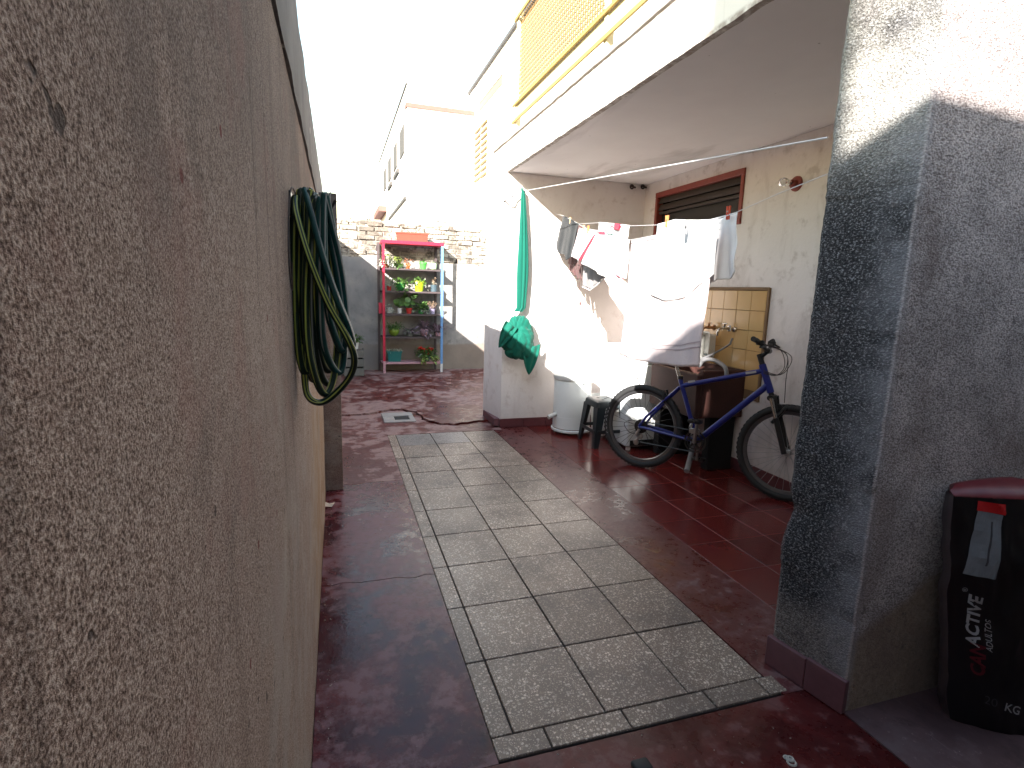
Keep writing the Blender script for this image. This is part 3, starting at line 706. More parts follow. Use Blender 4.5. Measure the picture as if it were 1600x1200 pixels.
dirv = (P1 - P0).normalized(); nrm = Vector((-dirv.y, dirv.x))
if nrm.x > 0: nrm = -nrm
def skirt(a, b, h, mat, hh=0.0):
    p, q = P0 + dirv * a, P0 + dirv * b
    pts = [p + nrm * 0.013, q + nrm * 0.013, q - nrm * 0.01, p - nrm * 0.01]
    o = MB().prism([(x.x, x.y) for x in pts], 0.003, h).build('skirting_tile', mat, cw)
    bm_ = bmesh.new(); bm_.from_mesh(o.data); bmesh.ops.bevel(bm_, geom=bm_.edges[:], offset=0.002, segments=1, affect='EDGES'); bm_.to_mesh(o.data); bm_.free()
skirt(-0.004, 0.135, 0.125, 'skirt2'); skirt(0.138, 0.292, 0.118, 'skirt2')

# house behind the photographer: its roofline throws the shade on the wall end
hb = thing('house_behind', 'rendered house behind the photographer with a flat roofline and added unseen shade blockers', 'house', (0, -5, 0))
rl_ = {-9: 4.80, -3.15: 4.535, -2.8: 4.40, -2.49: 4.33, -2.15: 4.475, 1: 4.327, 4: 4.177, 8: 3.977}
top = lambda x: rl_[x]
v = []; xs = list(rl_); f = []
for x in xs: v += [(x, -3.0, -0.05), (x, -3.0, top(x)), (x, -8, top(x)), (x, -8, -0.05)]
for i in range(len(xs) - 1):
    for k in range(4): f.append((i * 4 + k, i * 4 + (k + 1) % 4, (i + 1) * 4 + (k + 1) % 4, (i + 1) * 4 + k))
f += [(0, 3, 2, 1), tuple(28 + k for k in range(4))]
MB().add(v, f).build('wall', 'back_house', hb)
MB().box((-2.485, -3.15, 4.3), (-2.12, -3.003, 4.97)).build('added_shade_stem', 'back_house', hb)  # unseen block added to keep sun off the tile panel
MB().box((-2.63, -3.15, 4.972), (-2.12, -3.003, 6.0), 0.01).build('added_shade_block', 'back_house', hb)  # wider unseen block, shaped to shade the tiles but not the sheet
MB().box((0.2, -3.03, 0), (1.1, -2.995, 2.1), 0.01).build('door', 'brownslat', hb)
MB().box((4.2, -2.99, -0.05), (4.35, 1.20, 2.49)).build('added_shade_wall', 'back_house', hb)  # unseen wall added to cut sky light on the right
MB().box((0.35, -2.99, 2.38), (4.199, 0.25, 2.48)).build('added_shade_roof', 'back_house', hb)  # unseen roof added to darken the pillar front and the sack
for x_ in (0.45, 2.9): MB().box((x_, -0.95, 0.0), (x_ + 0.12, -0.83, 2.379)).build('added_roof_post', 'back_house', hb)  # posts under the added roof, also unseen

# ------------------------------------------------------------------ houses beyond
h1 = thing('white_house', 'white two storey house beyond the end wall with faded red roof trim', 'house', (3, 18, 0))
MB().box((1.93, 16, 0), (3.79, 27, 6.22)).build('wall', 'white_house', h1)
MB().box((1.90, 15.96, 6.22), (3.79, 16.25, 6.33)).build('roof_trim', 'roofred', h1)
MB().box((2.0, 16.6, 6.33), (3.79, 27, 7.0)).build('parapet', 'white_house', h1)
for y in (18.0, 20.2): 
    MB().box((1.86, y, 4.9), (1.932, y + 1.3, 5.02)).build('window_hood', 'greytrim', h1)
    MB().box((1.915, y + 0.1, 3.9), (1.935, y + 1.2, 4.85)).build('window', 'paleroof', h1)
MB().box((1.62, 22.5, 4.3), (1.93, 25.5, 4.5)).build('awning', 'roofred', h1)
MB().box((1.88, 16.2, 3.85), (1.931, 21.5, 3.93)).build('string_course', 'greytrim', h1)
MB().box((1.965, 16.58, 6.985), (2.02, 26.9, 7.03)).build('parapet_edge', 'greytrim', h1)
MB().box((1.90, 16.0, 3.9), (1.928, 16.035, 6.2)).build('downpipe', 'greytrim', h1)
for y in (16.6, 18.6, 20.6, 22.6): MB().box((1.90, y, 5.2), (1.9285, y + 1.0, 5.95)).build('window', 'greytrim', h1)
h2 = thing('shuttered_house', 'white neighbouring house with an ochre louvred shutter, right of the red trimmed one', 'house', (6, 13, 0))
MB().box((3.80, 10.2, 0), (9, 17, 6.95)).build('wall', 'white_house', h2)
MB().box((3.74, 10.2, 6.95), (9, 17, 7.02)).build('roof_edge', 'greytrim', h2)
MB().box((3.785, 13.2, 6.15), (3.801, 15.4, 6.33)).build('band', 'beige', h2)
MB().box((3.783, 13.2, 6.33), (3.801, 15.4, 6.37)).build('band', 'greytrim', h2)
for k in range(2):
    y0 = 14.42 + k * 0.70
    sh = MB().box((3.786, y0 - 0.02, 4.32), (3.798, y0 + 0.62, 5.82)).build('shutter', 'white_house', h2)
    for j in range(9): 
        b = MB().box((3.74, y0, 4.36 + j * 0.16), (3.785, y0 + 0.58, 4.415 + j * 0.16)); b.build('slat', 'shutter', sh)
h3 = thing('low_white_shed', 'low pale roofed shed just beyond the end wall', 'shed', (1.5, 11.5, 0))
MB().box((-3, 11.2, 0), (2.0, 13, 2.62)).build('wall', 'white_house', h3)
MB().box((1.3, 10.6, 2.38), (5.0, 12.6, 2.60)).build('roof_sheet', 'paleroof', h3)
MB().box((1.3, 10.57, 2.62), (3.2, 10.6, 2.64)).build('gutter', 'greytrim', h3)
MB().box((1.72, 9.9, 2.2), (1.745, 9.925, 2.62)).build('post', 'greytrim', h3)
rw = random.Random(5)
wl = ['dry weed tuft on the shed roof, nearest the hose', 'dry weed tuft above the terracotta planter', 'small pointed weed right of the planter', 'low flat weed near the alcove wall']
for (px, py, n, sp, lab) in ((562, 324, 26, 0.22, wl[0]), (662, 331, 22, 0.16, wl[1]), (691, 331, 9, 0.05, wl[2]), (752, 336, 14, 0.16, wl[3])):
    p = at_y(px, py, 11.4); z0 = 2.60; t_ = thing('weed_tuft', lab, 'weed', (p.x, 11.4, z0))
    b = MB()
    for i in range(n):
        x = p.x + rw.uniform(-sp, sp); b.leaf((x, 11.4 + rw.uniform(-.1, .1), z0), (rw.uniform(-.8, .8), rw.uniform(-.3, .3), 1), rw.uniform(0.06, 0.17), 0.035)
    b.build('foliage', 'weed', t_)

# ------------------------------------------------------------------ drain in the broken floor
dr = thing('floor_drain', 'pale stone drain surround with a dark square hole in the broken floor', 'drain', (0.62, 5.8, 0))
fr2 = MB(); X0, X1, Y0, Y1 = 0.435, 0.765, 5.60, 6.03; x0, x1, y0, y1 = 0.555, 0.71, 5.69, 5.87
fr2.box((X0, Y0, -0.01), (X1, y0, 0.012), 0.005); fr2.box((X0, y1, -0.01), (X1, Y1, 0.013), 0.005)
fr2.box((X0 + .001, y0, -0.01), (x0, y1, 0.0125), 0.004); fr2.box((x1, y0, -0.01), (X1 - .002, y1, 0.0115), 0.004)
fr2.build('surround', 'stone', dr); MB().box((x0 + 0.001, y0 + 0.001, -0.009), (x1 - 0.001, y1 - 0.001, 0.0045)).build('drain_hole', 'black', dr)

# ================================================================== THINGS
# ------------------------------------------------------------------ hose on its bracket
hs = thing('garden_hose', 'coiled green and teal garden hose with yellow stripes hung on the left wall', 'hose', (-0.05, 1.46, 1.6))
rh = random.Random(21); HR = 0.0085
def hose_loop(x0, y0, zt, xb, yb, zb, wdt, k, stripe):
    pts = []                                           # one loop: over the bracket, down, round and back up
    n = 28
    for i in range(n + 1):
        a = math.pi / 2 - 2 * math.pi * i / n
        c, s_ = math.cos(a), math.sin(a); tt = (1 - s_) / 2
        w = 0.014 + (wdt - 0.014) * min(1.0, (tt * 1.25)) ** 1.2
        px_ = x0 + (xb - x0) * tt; py_ = y0 + (yb - y0) * tt
        pts.append(Vector((px_ + c * w * 0.75, py_ + c * w * 0.65, zb + (zt - zb) * (1 - tt) + 0.012 * math.sin(3 * a + k))))
    return pts
loops = [  # x at bracket, x at foot, foot z, half width
    (-0.088, -0.080, 1.150, 0.022), (-0.080, -0.070, 1.160, 0.028), (-0.074, -0.066, 1.145, 0.035), (-0.064, -0.058, 1.155, 0.030),
    (-0.056, -0.030, 1.115, 0.056), (-0.046, -0.020, 1.125, 0.050), (-0.040, -0.022, 1.150, 0.040), (-0.030, -0.004, 1.150, 0.042), (-0.020, 0.006, 1.220, 0.034)]
first = None
for k, (xa, xb_, zb, wd) in enumerate(loops):
    pts = hose_loop(xa, 1.46 - 0.006 * k, 1.597 - 0.0012 * k, xb_, 1.47 + rh.uniform(-.03, .04), zb, wd, k, 0)
    sp = smooth_path(pts, 3)
    part = MB().tube(sp, HR, 10, True).build('hose_coil', 'hose_t' if k in (7, 8) else 'hose_g', hs, 60)
    st = MB()
    for ang in (0.4, 2.5, 4.6):
        off = [p + Vector((math.cos(ang + i * 0.035), math.sin(ang + i * 0.035) * 0.9, 0.25)).normalized() * HR * 0.83 for i, p in enumerate(sp)]
        st.tube(off, 0.0029, 5, False)
    st.build('stripe', 'hose_y' if k in (0, 2, 4, 6) else 'hose_w', part, 60)
# long strand crossing the bundle from the top left to the far right
cr = smooth_path([(-0.088, 1.44, 1.585), (-0.086, 1.42, 1.545), (-0.062, 1.405, 1.45), (-0.022, 1.40, 1.34), (0.022, 1.40, 1.255), (0.038, 1.41, 1.205), (0.030, 1.43, 1.16), (0.0, 1.44, 1.118), (-0.04, 1.44, 1.088), (-0.072, 1.44, 1.10), (-0.082, 1.45, 1.15), (-0.084, 1.47, 1.3)], 8)
part = MB().tube(cr, HR, 10).build('hose_coil', 'hose_g', hs, 60)
st = MB()
for q in ((-0.3, -0.95, 0.1), (0.5, -0.75, 0.45)):
    st.tube([p + Vector(q).normalized() * HR * 0.84 for p in cr], 0.0022, 5, False)
st.build('stripe', 'hose_y', part, 60)
cr = smooth_path([(-0.068, 1.44, 1.604), (-0.055, 1.425, 1.56), (-0.03, 1.41, 1.45), (0.0, 1.41, 1.35), (0.026, 1.42, 1.28), (0.036, 1.44, 1.235), (0.028, 1.47, 1.24), (0.01, 1.5, 1.30)], 8)
part = MB().tube(cr, HR, 10).build('hose_coil', 'hose_t', hs, 60)
MB().tube([p + Vector((0.55, -0.8, 0.2)).normalized() * HR * 0.84 for p in cr], 0.0024, 5, False).build('stripe', 'hose_w', part, 60)
bk = thing('hose_bracket', 'dark metal bracket on the left wall carrying the hose', 'bracket', (-0.1, 1.47, 1.58))
MB().tube([(-0.105, 1.462, 1.572), (-0.06, 1.462, 1.574), (-0.008, 1.45, 1.566), (0.002, 1.448, 1.585)], 0.0045, 8).build('arm', 'blackm', bk)
MB().box((-0.108, 1.44, 1.54), (-0.098, 1.485, 1.60), 0.002).build('plate', 'blackm', bk)
cb = MB().tube(smooth_path([at_x(462, 305, -0.082), at_x(457, 293, -0.084), at_x(453, 305, -0.088), at_x(451, 350, -0.09), at_x(451, 400, -0.091), at_x(454, 440, -0.092), at_x(457, 452, -0.091), at_x(456, 410, -0.089)], 6), 0.0014, 6).build('wire', 'cable')
tag(cb, 'thin dark wire looped against the wall left of the hose', 'wire')
rod = MB().tube([at_y(516, 300, 3.73), at_y(514, 345, 3.74), at_y(513, 385, 3.75)], 0.006, 6).build('rod', 'greycable'); tag(rod, 'thin metal rod standing against the wall pier behind the hose', 'rod')

# ------------------------------------------------------------------ plant rack
SX0, SX1, SY0, SY1 = 0.705, 1.632, 8.93, 9.23
rk = thing('plant_rack', 'tall metal shelf rack with red left posts and blue right posts full of potted plants', 'shelf', (1.17, 9.08, 0.018))
for (x, y, m_) in ((SX0, SY0, 'shelf_red'), (SX0 - 0.055, SY1, 'shelf_metal'), (SX1, SY0, 'shelf_blue'), (SX1 - 0.055, SY1, 'shelf_metal')):
    b = MB(); b.box((x - 0.019, y - 0.019, 0.018), (x + 0.019, y - 0.014, 2.08)); b.box((x - 0.019, y - 0.0138, 0.018), (x - 0.014, y + 0.019, 2.08)); b.build('post', m_, rk)
MB().box((SX1 - 0.02, SY0 - 0.0205, 0.018), (SX1 + 0.02, SY0 - 0.0145, 0.16)).build('post_foot', 'p_white', rk)
MB().box((SX0 - 0.02, SY0 - 0.0205, 0.018), (SX0 + 0.02, SY0 - 0.0145, 0.21)).build('post_foot', 'p_pink', rk)
MB().box((SX0 - 0.03, SY0 - 0.025, 2.06), (SX1 + 0.025, SY1 + 0.02, 2.112), 0.003).build('top_shelf', 'shelf_red', rk)
SZ = [1.688, 1.335, 0.972, 0.605, 0.19]
for z in SZ:
    b = MB(); b.box((SX0 - 0.01, SY0 - 0.012, z - 0.028), (SX1 + 0.01, SY0 - 0.006, z)); b.box((SX0 - 0.04, SY0 - 0.0055, z - 0.006), (SX1, SY1 + 0.01, z)); b.box((SX0 - 0.04, SY1 + 0.011, z - 0.028), (SX1 - 0.03, SY1 + 0.016, z))
    b.build('shelf_board', 'shelf_metal' if z > 0.3 else 'p_pink', rk)
MB().box((SX0 - 0.075, SY0 + 0.02, 0.97), (SX0 - 0.02, SY0 + 0.08, 1.14), 0.003).build('side_bracket', 'shelf_red', rk)
MB().tube(smooth_path([(SX0 - 0.02, SY1, 2.07), (SX0 - 0.08, SY1, 2.04), (SX0 - 0.085, SY1, 1.95)], 5), 0.01, 6).build('side_loop', 'shelf_metal', rk)

rp = random.Random(77)
def foliage(b, kind, r, h, z0, n, L, wd):
    n = int(n * 1.4); L *= 1.25; wd *= 1.3; r *= 1.12
    for i in range(n):
        if kind == 'bush':
            a = rp.uniform(0, 6.283); rr = r * math.sqrt(rp.random()); z = z0 + h * rp.random()
            d = (math.cos(a) * rp.uniform(.3, 1), math.sin(a) * rp.uniform(.3, 1), rp.uniform(-.3, 1)); b.leaf((rr * math.cos(a), rr * math.sin(a) * 0.8, z), d, L * rp.uniform(.7, 1.3), wd * rp.uniform(.7, 1.2))
        elif kind == 'spiky':
            a = rp.uniform(0, 6.283); d = Vector((math.cos(a), math.sin(a) * 0.8, rp.uniform(0.3, 1.8))); b.leaf((0, 0, z0), d, h * rp.uniform(.6, 1.2), wd, droop=0.35)
        elif kind == 'rosette':
            a = rp.uniform(0, 6.283); d = Vector((math.cos(a), math.sin(a), rp.uniform(-0.1, 0.8))); p = Vector((math.cos(a) * r * 0.3, math.sin(a) * r * 0.3, z0)) + Vector((0, 0, rp.uniform(0, h * 0.5)))
            b.leaf(p, d, L * rp.uniform(.6, 1.2), wd, droop=0.3)
        elif kind == 'round':
            a = rp.uniform(0, 6.283); q = Vector((math.cos(a) * r * rp.uniform(.2, 1), math.sin(a) * r * 0.7, z0 + h * rp.uniform(.3, 1))); b.tube([(0, 0, z0), q * 0.5 + Vector((0, 0, z0 * 0.5 + h * 0.15)), q], 0.003, 4, False); b.disc(q, (rp.uniform(-.5, .5), -1, rp.uniform(.2, 1)), wd)
        elif kind == 'trail':
            a = rp.uniform(-2.8, -0.3); p = Vector((math.cos(a) * r, math.sin(a) * r, z0)); ln = h * rp.uniform(.3, 1)
            for k in range(5): b.leaf(p + Vector((math.cos(a) * 0.03 * min(k, 2), math.sin(a) * 0.03 * min(k, 2), 0.02 - ln * (k / 5.0) ** 1.2)), (rp.uniform(-1, 1), rp.uniform(-1, .3), rp.uniform(-.6, .5)), L, wd)
        elif kind == 'stalk':
            a = rp.uniform(0, 6.283); q = Vector((math.cos(a) * r, math.sin(a) * r, z0 + h * rp.uniform(.5, 1))); b.tube([(0, 0, z0), q], 0.004, 4, False)
            for k in range(3): b.leaf(q, (rp.uniform(-1, 1), rp.uniform(-1, 1), rp.uniform(-.2, 1)), L, wd)
def potted(px, shelf, name, label, rt_, rb_, h, mat, plants, rim=0.0, y=9.06, bowl=False, group='potted plants on the rack'):
    z = SZ[shelf] + 0.001 if shelf is not None else 2.113
    x = at_y(px, 450, y).x
    o = thing(name, label, 'potted plant', (x, y, z), group)
    if bowl: prof = [(rb_ * 0.6, 0), (rb_, h * 0.12), (rt_, h * 0.55), (rt_ * 0.97, h * 0.85), (rt_ * 0.82, h), (rt_ * 0.76, h), (rt_ * 0.76, h * 0.9)]
    else: prof = [(rb_, 0), (rt_ * 0.97, h - rim), (rt_ + (0.006 if rim else 0), h - rim + 0.001), (rt_ + (0.006 if rim else 0.001), h), (rt_ - 0.005, h), (rt_ - 0.008, h - 0.02)]
    p = MB().lathe(prof, n=20, cap=False); p.add([(rb_ * math.cos(i * .314) * (.6 if bowl else 1), rb_ * math.sin(i * .314) * (.6 if bowl else 1), 0.0) for i in range(20)], [tuple(range(19, -1, -1))])
    adopt(p.build('pot', mat, None, 40), o, True)
    adopt(MB().lathe([(rt_ * (.76 if bowl else .93), h - 0.02), (0.001, h - 0.012)], n=16).build('soil', 'soil'), o, True)
    for (kind, lm, r, ph, n, L, wd) in plants:
        b = MB(); foliage(b, kind, r, ph, h - 0.01, n, L, wd)
        adopt(b.build('blossom' if lm in ('flower', 'floworange') else 'foliage', lm), o, True)
    return o
potted(604, 0, 'potted_plant', 'orange pot on the top shelf behind the red post, pale leaves spilling left', .060, .045, .115, 'p_orange', [('trail', 'leafw', .075, .16, 16, .05, .028), ('bush', 'leaf2', .08, .10, 30, .045, .025)], .02)
potted(620, 0, 'potted_plant', 'yellow green bushy plant on the top shelf beside the orange pot', .055, .04, .07, 'p_olive', [('bush', 'leaf2', .085, .10, 85, .045, .022), ('trail', 'leaf', .06, .10, 8, .04, .02), ('bush', 'floworange', .07, .05, 10, .03, .02)])
potted(638, 0, 'potted_plant', 'small plant with orange red flowers in a pale pot on the top shelf', .042, .034, .085, 'p_orange', [('bush', 'floworange', .05, .07, 26, .032, .024), ('trail', 'leafw', .045, .14, 7, .03, .012)])
potted(661, 0, 'potted_plant', 'bright green rimmed pot on the top shelf', .058, .042, .115, 'p_green', [('bush', 'leaf', .035, .035, 14, .03, .02)], .032)
potted(677, 0, 'potted_plant', 'round pale green pot on the top shelf by the blue post', .055, .05, .105, 'p_pale', [('bush', 'leaf3', .04, .03, 30, .025, .014)], bowl=True)
potted(608, 1, 'potted_plant', 'small trailing plant in the left corner of the second shelf', .038, .03, .07, 'p_red', [('bush', 'leaf3', .09, .09, 34, .045, .022)])
potted(626, 1, 'potted_plant', 'emerald bowl with trailing leaves on the second shelf', .082, .05, .13, 'p_emerald', [('bush', 'leaf', .11, .06, 50, .05, .03), ('trail', 'leaf', .085, .26, 5, .045, .035)], bowl=True)
potted(655, 1, 'potted_plant', 'lime yellow pot with a curling plant on the second shelf', .084, .062, .165, 'p_lime', [('bush', 'leaf', .055, .05, 26, .04, .025), ('trail', 'leaf', .07, .12, 5, .04, .026), ('trail', 'leafw', .075, .34, 2, .045, .03)], .03)
potted(678, 1, 'potted_plant', 'dark slate pot with a pale spiky plant on the second shelf', .062, .052, .11, 'p_slate', [('spiky', 'leafw', .04, .11, 14, .08, .016), ('stalk', 'dry', .02, .12, 3, .03, .02)])
jr = thing('glass_jar', 'clear glass jar with a green cutting at the left of the third shelf', 'jar', (at_y(608, 480, 9.06).x, 9.06, SZ[2] + .001))
adopt(MB().lathe([(.055, 0), (.06, .01), (.06, .075), (.05, .085), (.05, .1), (.046, .1), (.046, .08), (.055, .07), (.055, .012)], n=20).build('jar_body', 'glass', None, 40), jr, True)
b = MB(); foliage(b, 'bush', .05, .07, .07, 16, .045, .022); adopt(b.build('foliage', 'leaf3'), jr, True)
potted(624, 2, 'potted_plant', 'small white pot with a red rim and one round leaf, third shelf', .040, .032, .085, 'p_white', [('round', 'leaf', .06, .18, 5, .03, .035)], 0)
potted(639, 2, 'potted_plant', 'red pot with tall round leaved stems on the third shelf', .050, .038, .09, 'p_red', [('round', 'leaf', .12, .24, 13, .04, .036), ('bush', 'leaf', .06, .05, 16, .05, .03)], .02)
potted(658, 2, 'potted_plant', 'leafy green plant filling the middle right of the third shelf', .05, .04, .06, 'p_emerald', [('bush', 'leaf', .085, .13, 80, .055, .034), ('trail', 'leaf3', .06, .06, 6, .04, .028)])
potted(675, 2, 'potted_plant', 'lilac pot with a dry stemmed plant, right end of the third shelf', .055, .046, .085, 'p_lilac', [('stalk', 'dry', .07, .13, 12, .035, .02), ('bush', 'leafp', .05, .06, 14, .03, .02)])
potted(615, 3, 'potted_plant', 'olive green round pot with a fern on the fourth shelf', .088, .055, .12, 'p_olive', [('bush', 'leaf', .12, .08, 55, .055, .02), ('rosette', 'leaf', .08, .08, 24, .10, .02)], bowl=True)
potted(640, 3, 'potted_plant', 'grey purple leafy plant in the middle of the fourth shelf', .05, .04, .05, 'p_grey', [('rosette', 'leafp', .10, .14, 52, .085, .032), ('rosette', 'leaf3', .10, .14, 40, .085, .034)])
potted(663, 3, 'potted_plant', 'round pink pot with purple trailing spiky leaves on the fourth shelf', .070, .045, .115, 'p_pink', [('spiky', 'leafp', .05, .30, 30, .10, .026), ('trail', 'leafp', .08, .16, 7, .07, .022)], bowl=True)
o = potted(685, 3, 'potted_plant', 'purple leaved plant arching past the blue post on the fourth shelf', .045, .036, .06, 'p_pink', [('spiky', 'leafp', .04, .34, 26, .12, .024), ('rosette', 'leafp', .06, .08, 18, .08, .03)])
pl_ = thing('planter_box', 'teal rectangular planter with pale succulents on the bottom shelf', 'planter', (at_y(616, 550, 9.06).x, 9.06, SZ[4] + .001), 'potted plants on the rack')
b = MB(); b.add([(-.095, -.06, 0), (.095, -.06, 0), (.095, .06, 0), (-.095, .06, 0), (-.115, -.075, .16), (.115, -.075, .16), (.115, .075, .16), (-.115, .075, .16)], [(3, 2, 1, 0), (0, 1, 5, 4), (1, 2, 6, 5), (2, 3, 7, 6), (3, 0, 4, 7)])
b.box((-.121, -.081, .15), (.121, -.068, .172)); b.box((-.121, .068, .15), (.121, .081, .172)); b.box((-.121, -.0679, .15), (-.108, .0679, .172)); b.box((.108, -.0679, .15), (.121, .0679, .172))
adopt(b.build('box', 'p_teal'), pl_, True); adopt(MB().box((-.106, -.066, .10), (.106, .066, .158)).build('soil', 'soil'), pl_, True)
b = MB()
for q in range(5):
    c = MB(); foliage(c, 'rosette', .03, .06, .155, 16, .06, .022)
    for v_ in c.v: v_ += Vector((-.08 + q * .04, rp.uniform(-.03, .02), 0))
    b.add(c.v, c.f)
adopt(b.build('foliage', 'leafw'), pl_, True)
potted(666, 4, 'potted_plant', 'red flowered plant spilling over the bottom shelf to the right', .07, .055, .085, 'p_slate', [('bush', 'leaf', .14, .11, 90, .06, .035), ('trail', 'leaf2', .11, .16, 8, .06, .035), ('stalk', 'flower', .08, .13, 9, .05, .045), ('spiky', 'leaf3', .05, .26, 14, .1, .02)])
tp_ = thing('planter_box', 'long terracotta coloured planter on top of the red rack', 'planter', (at_y(644, 370, 9.06).x, 9.06, 2.113))
b = MB(); b.add([(-.225, -.08, 0), (.225, -.08, 0), (.225, .08, 0), (-.225, .08, 0), (-.245, -.095, .115), (.245, -.095, .115), (.245, .095, .115), (-.245, .095, .115)], [(3, 2, 1, 0), (0, 1, 5, 4), (1, 2, 6, 5), (2, 3, 7, 6), (3, 0, 4, 7)])
b.box((-.252, -.102, .112), (.252, -.088, .14), .003); b.box((-.252, .088, .112), (.252, .102, .14), .003); b.box((-.252, -.0878, .112), (-.238, .0878, .14), .003); b.box((.238, -.0878, .112), (.252, .0878, .14), .003)
adopt(b.build('box', 'terracotta'), tp_, True); adopt(MB().box((-.235, -.085, .07), (.235, .085, .128)).build('soil', 'soil'), tp_, True)
b = MB(); foliage(b, 'stalk', .1, .07, .125, 7, .03, .012); adopt(b.build('dry_stems', 'dry'), tp_, True)

# crate beside the rack
ct = thing('crate', 'grey slatted wooden crate on the floor at the left end of the far wall', 'crate', (0.24, 8.75, 0.018))
for k in range(3):
    MB().box((0.07, 8.60, 0.03 + k * 0.14), (0.375, 8.612, 0.145 + k * 0.14), 0.003).build('slat', 'crate', ct)
    MB().box((0.364, 8.613, 0.03 + k * 0.14), (0.376, 8.90, 0.145 + k * 0.14), 0.003).build('slat', 'crate', ct)
MB().box((0.08, 8.613, 0.02), (0.36, 8.90, 0.035)).build('base', 'crate', ct)
MB().box((0.08, 8.63, 0.04), (0.355, 8.89, 0.40)).build('slot_shade_core', 'black', ct)  # black fill standing for the shade between the slats
o = potted(555, 3, 'potted_plant', 'small pale pot with a dark leafy plant on the grey crate', .06, .045, .10, 'p_white', [('bush', 'leaf', .08, .10, 40, .06, .03)], y=8.75, group='plants on the floor')
o.location = (0.25, 8.75, 0.43)

# ------------------------------------------------------------------ green knotted fabric
gf = thing('green_fabric', 'long green fabric tied in a big knot, hung on the sunlit wall end', 'fabric', (1.70, 5.12, 2.33))
def strip(cpts, widths, folds, name, seed, thick=0.4):
    v = []; f = []; n = 40; rr = random.Random(seed); ph = [rr.uniform(0, 6) for _ in range(4)]
    for i, (c, w) in enumerate(zip(cpts, widths)):
        for j in range(n):
            a = 2 * math.pi * j / n
            k = 1 + 0.30 * math.cos(folds * a + ph[0] + i * 0.03) + 0.10 * math.cos((folds * 2 + 1) * a + ph[1] - i * 0.05)
            v.append(Vector(c) + Vector((math.cos(a) * w * k, math.sin(a) * w * k * thick, 0)))
    for i in range(len(cpts) - 1):
        for j in range(n): f.append((i * n + j, i * n + (j + 1) % n, (i + 1) * n + (j + 1) % n, (i + 1) * n + j))
    return MB().add(v, f).build(name, 'green_cloth', gf, 80)
gp = []; gw = []
for i in range(31):
    t = i / 30; z = 2.345 - t * 1.16
    px = 815 - t * 0 + (2 * math.sin(t * 3)); gp.append((at_y(814 + 4 * math.sin(t * 2.2), 400, 5.11).x - 0.03 * (t > 0.97), 5.115, z))
    gw.append(0.012 + 0.034 * min(1, t * 1.6) ** 0.8 - 0.010 * max(0, t - 0.72) / 0.28)
strip(gp, gw, 6, 'hanging_strip', 3, 0.5)
# knot: a wound ball with folds that spiral round its tie
kc = at_y(810, 528, 5.06); v = []; f = []; nu, nv = 110, 70
for i in range(nv + 1):
    th = math.pi * i / nv
    for j in range(nu):
        a = 2 * math.pi * j / nu
        d = Vector((math.sin(th) * math.cos(a), math.sin(th) * math.sin(a), math.cos(th)))
        ex, ez = d.x + 0.28, d.z - 0.42
        q_ = math.atan2(ez, ex); rad = math.hypot(ex, ez)
        fold = abs(math.sin(3.5 * q_ + 3.2 * rad + 0.8 * mnoise.noise(d * 2.0))) ** 0.6
        fold2 = abs(math.sin(8 * q_ - 2.2 * rad + 1.5 * mnoise.noise(d * 3.0 + Vector((5, 0, 0))))) ** 0.7
        k = min(1, rad / 0.35)
        r = 0.80 + 0.17 * fold * k + 0.07 * fold2 * k + 0.13 * mnoise.noise(d * 1.6 + Vector((2, 1, 7)))
        if d.y < 0: r *= 1 - 0.22 * math.exp(-(rad / 0.16) ** 2)
        v.append(kc + Vector((d.x * 0.172 * r * (1 - 0.12 * d.z), d.y * 0.10 * r, d.z * 0.215 * r)))
for i in range(nv):
    for j in range(nu): f.append((i * nu + j, i * nu + (j + 1) % nu, (i + 1) * nu + (j + 1) % nu, (i + 1) * nu + j))
MB().add(v, f).build('knot', 'green_cloth', gf, 80)
def flap(pts, ny, seed, nm='loose_end'):
    a, b_, c = [Vector(p) for p in pts]; v = []; f = []; n = 14
    for i in range(n + 1):
        t = i / n; mid_ = a.lerp(b_, .5); w_ = max(0.0, math.cos(t * 1.5708)) ** 0.8; l = mid_.lerp(c, t) + (a - mid_) * w_; r = mid_.lerp(c, t) + (b_ - mid_) * w_
        for j in range(13):
            s_ = j / 12; p = l.lerp(r, s_); v.append(p + Vector((0, -ny - 0.016 * math.sin(s_ * 11 + seed + t * 2) * (1 - t * 0.6), 0.006 * math.sin(s_ * 7 + t * 5))))
    for i in range(n):
        for j in range(12): f.append((i * 13 + j, i * 13 + j + 1, (i + 1) * 13 + j + 1, (i + 1) * 13 + j))
    o = MB().add(v, f).build(nm, 'green_cloth', gf, 80); md = o.modifiers.new('thick', 'SOLIDIFY'); md.thickness = 0.004
flap([at_y(814, 540, 5.06), at_y(842, 538, 5.06), at_y(824, 584, 5.06)], 0.045, 1)
flap([at_y(786, 500, 5.06), at_y(805, 512, 5.06), at_y(776, 541, 5.06)], 0.075, 2)
hk = MB().tube(smooth_path([(1.70, 5.205, 2.36), (1.70, 5.14, 2.365), (1.695, 5.11, 2.35), (1.70, 5.09, 2.32), (1.705, 5.10, 2.335)], 4), 0.005, 6).build('hook', 'greycable'); tag(hk, 'small wall hook above the green fabric', 'hook')
cw2 = MB().tube(smooth_path([(1.70, 5.13, 2.35), at_y(805, 305, 5.13), at_y(790, 312, 5.15), at_y(778, 330, 6.0), at_y(768, 352, 7.5), at_y(757, 378, 9.2), at_y(752, 388, 9.27)], 6), 0.007, 6).build('cable', 'greycable'); tag(cw2, 'grey cable sagging from the green fabric hook towards the end wall', 'cable')

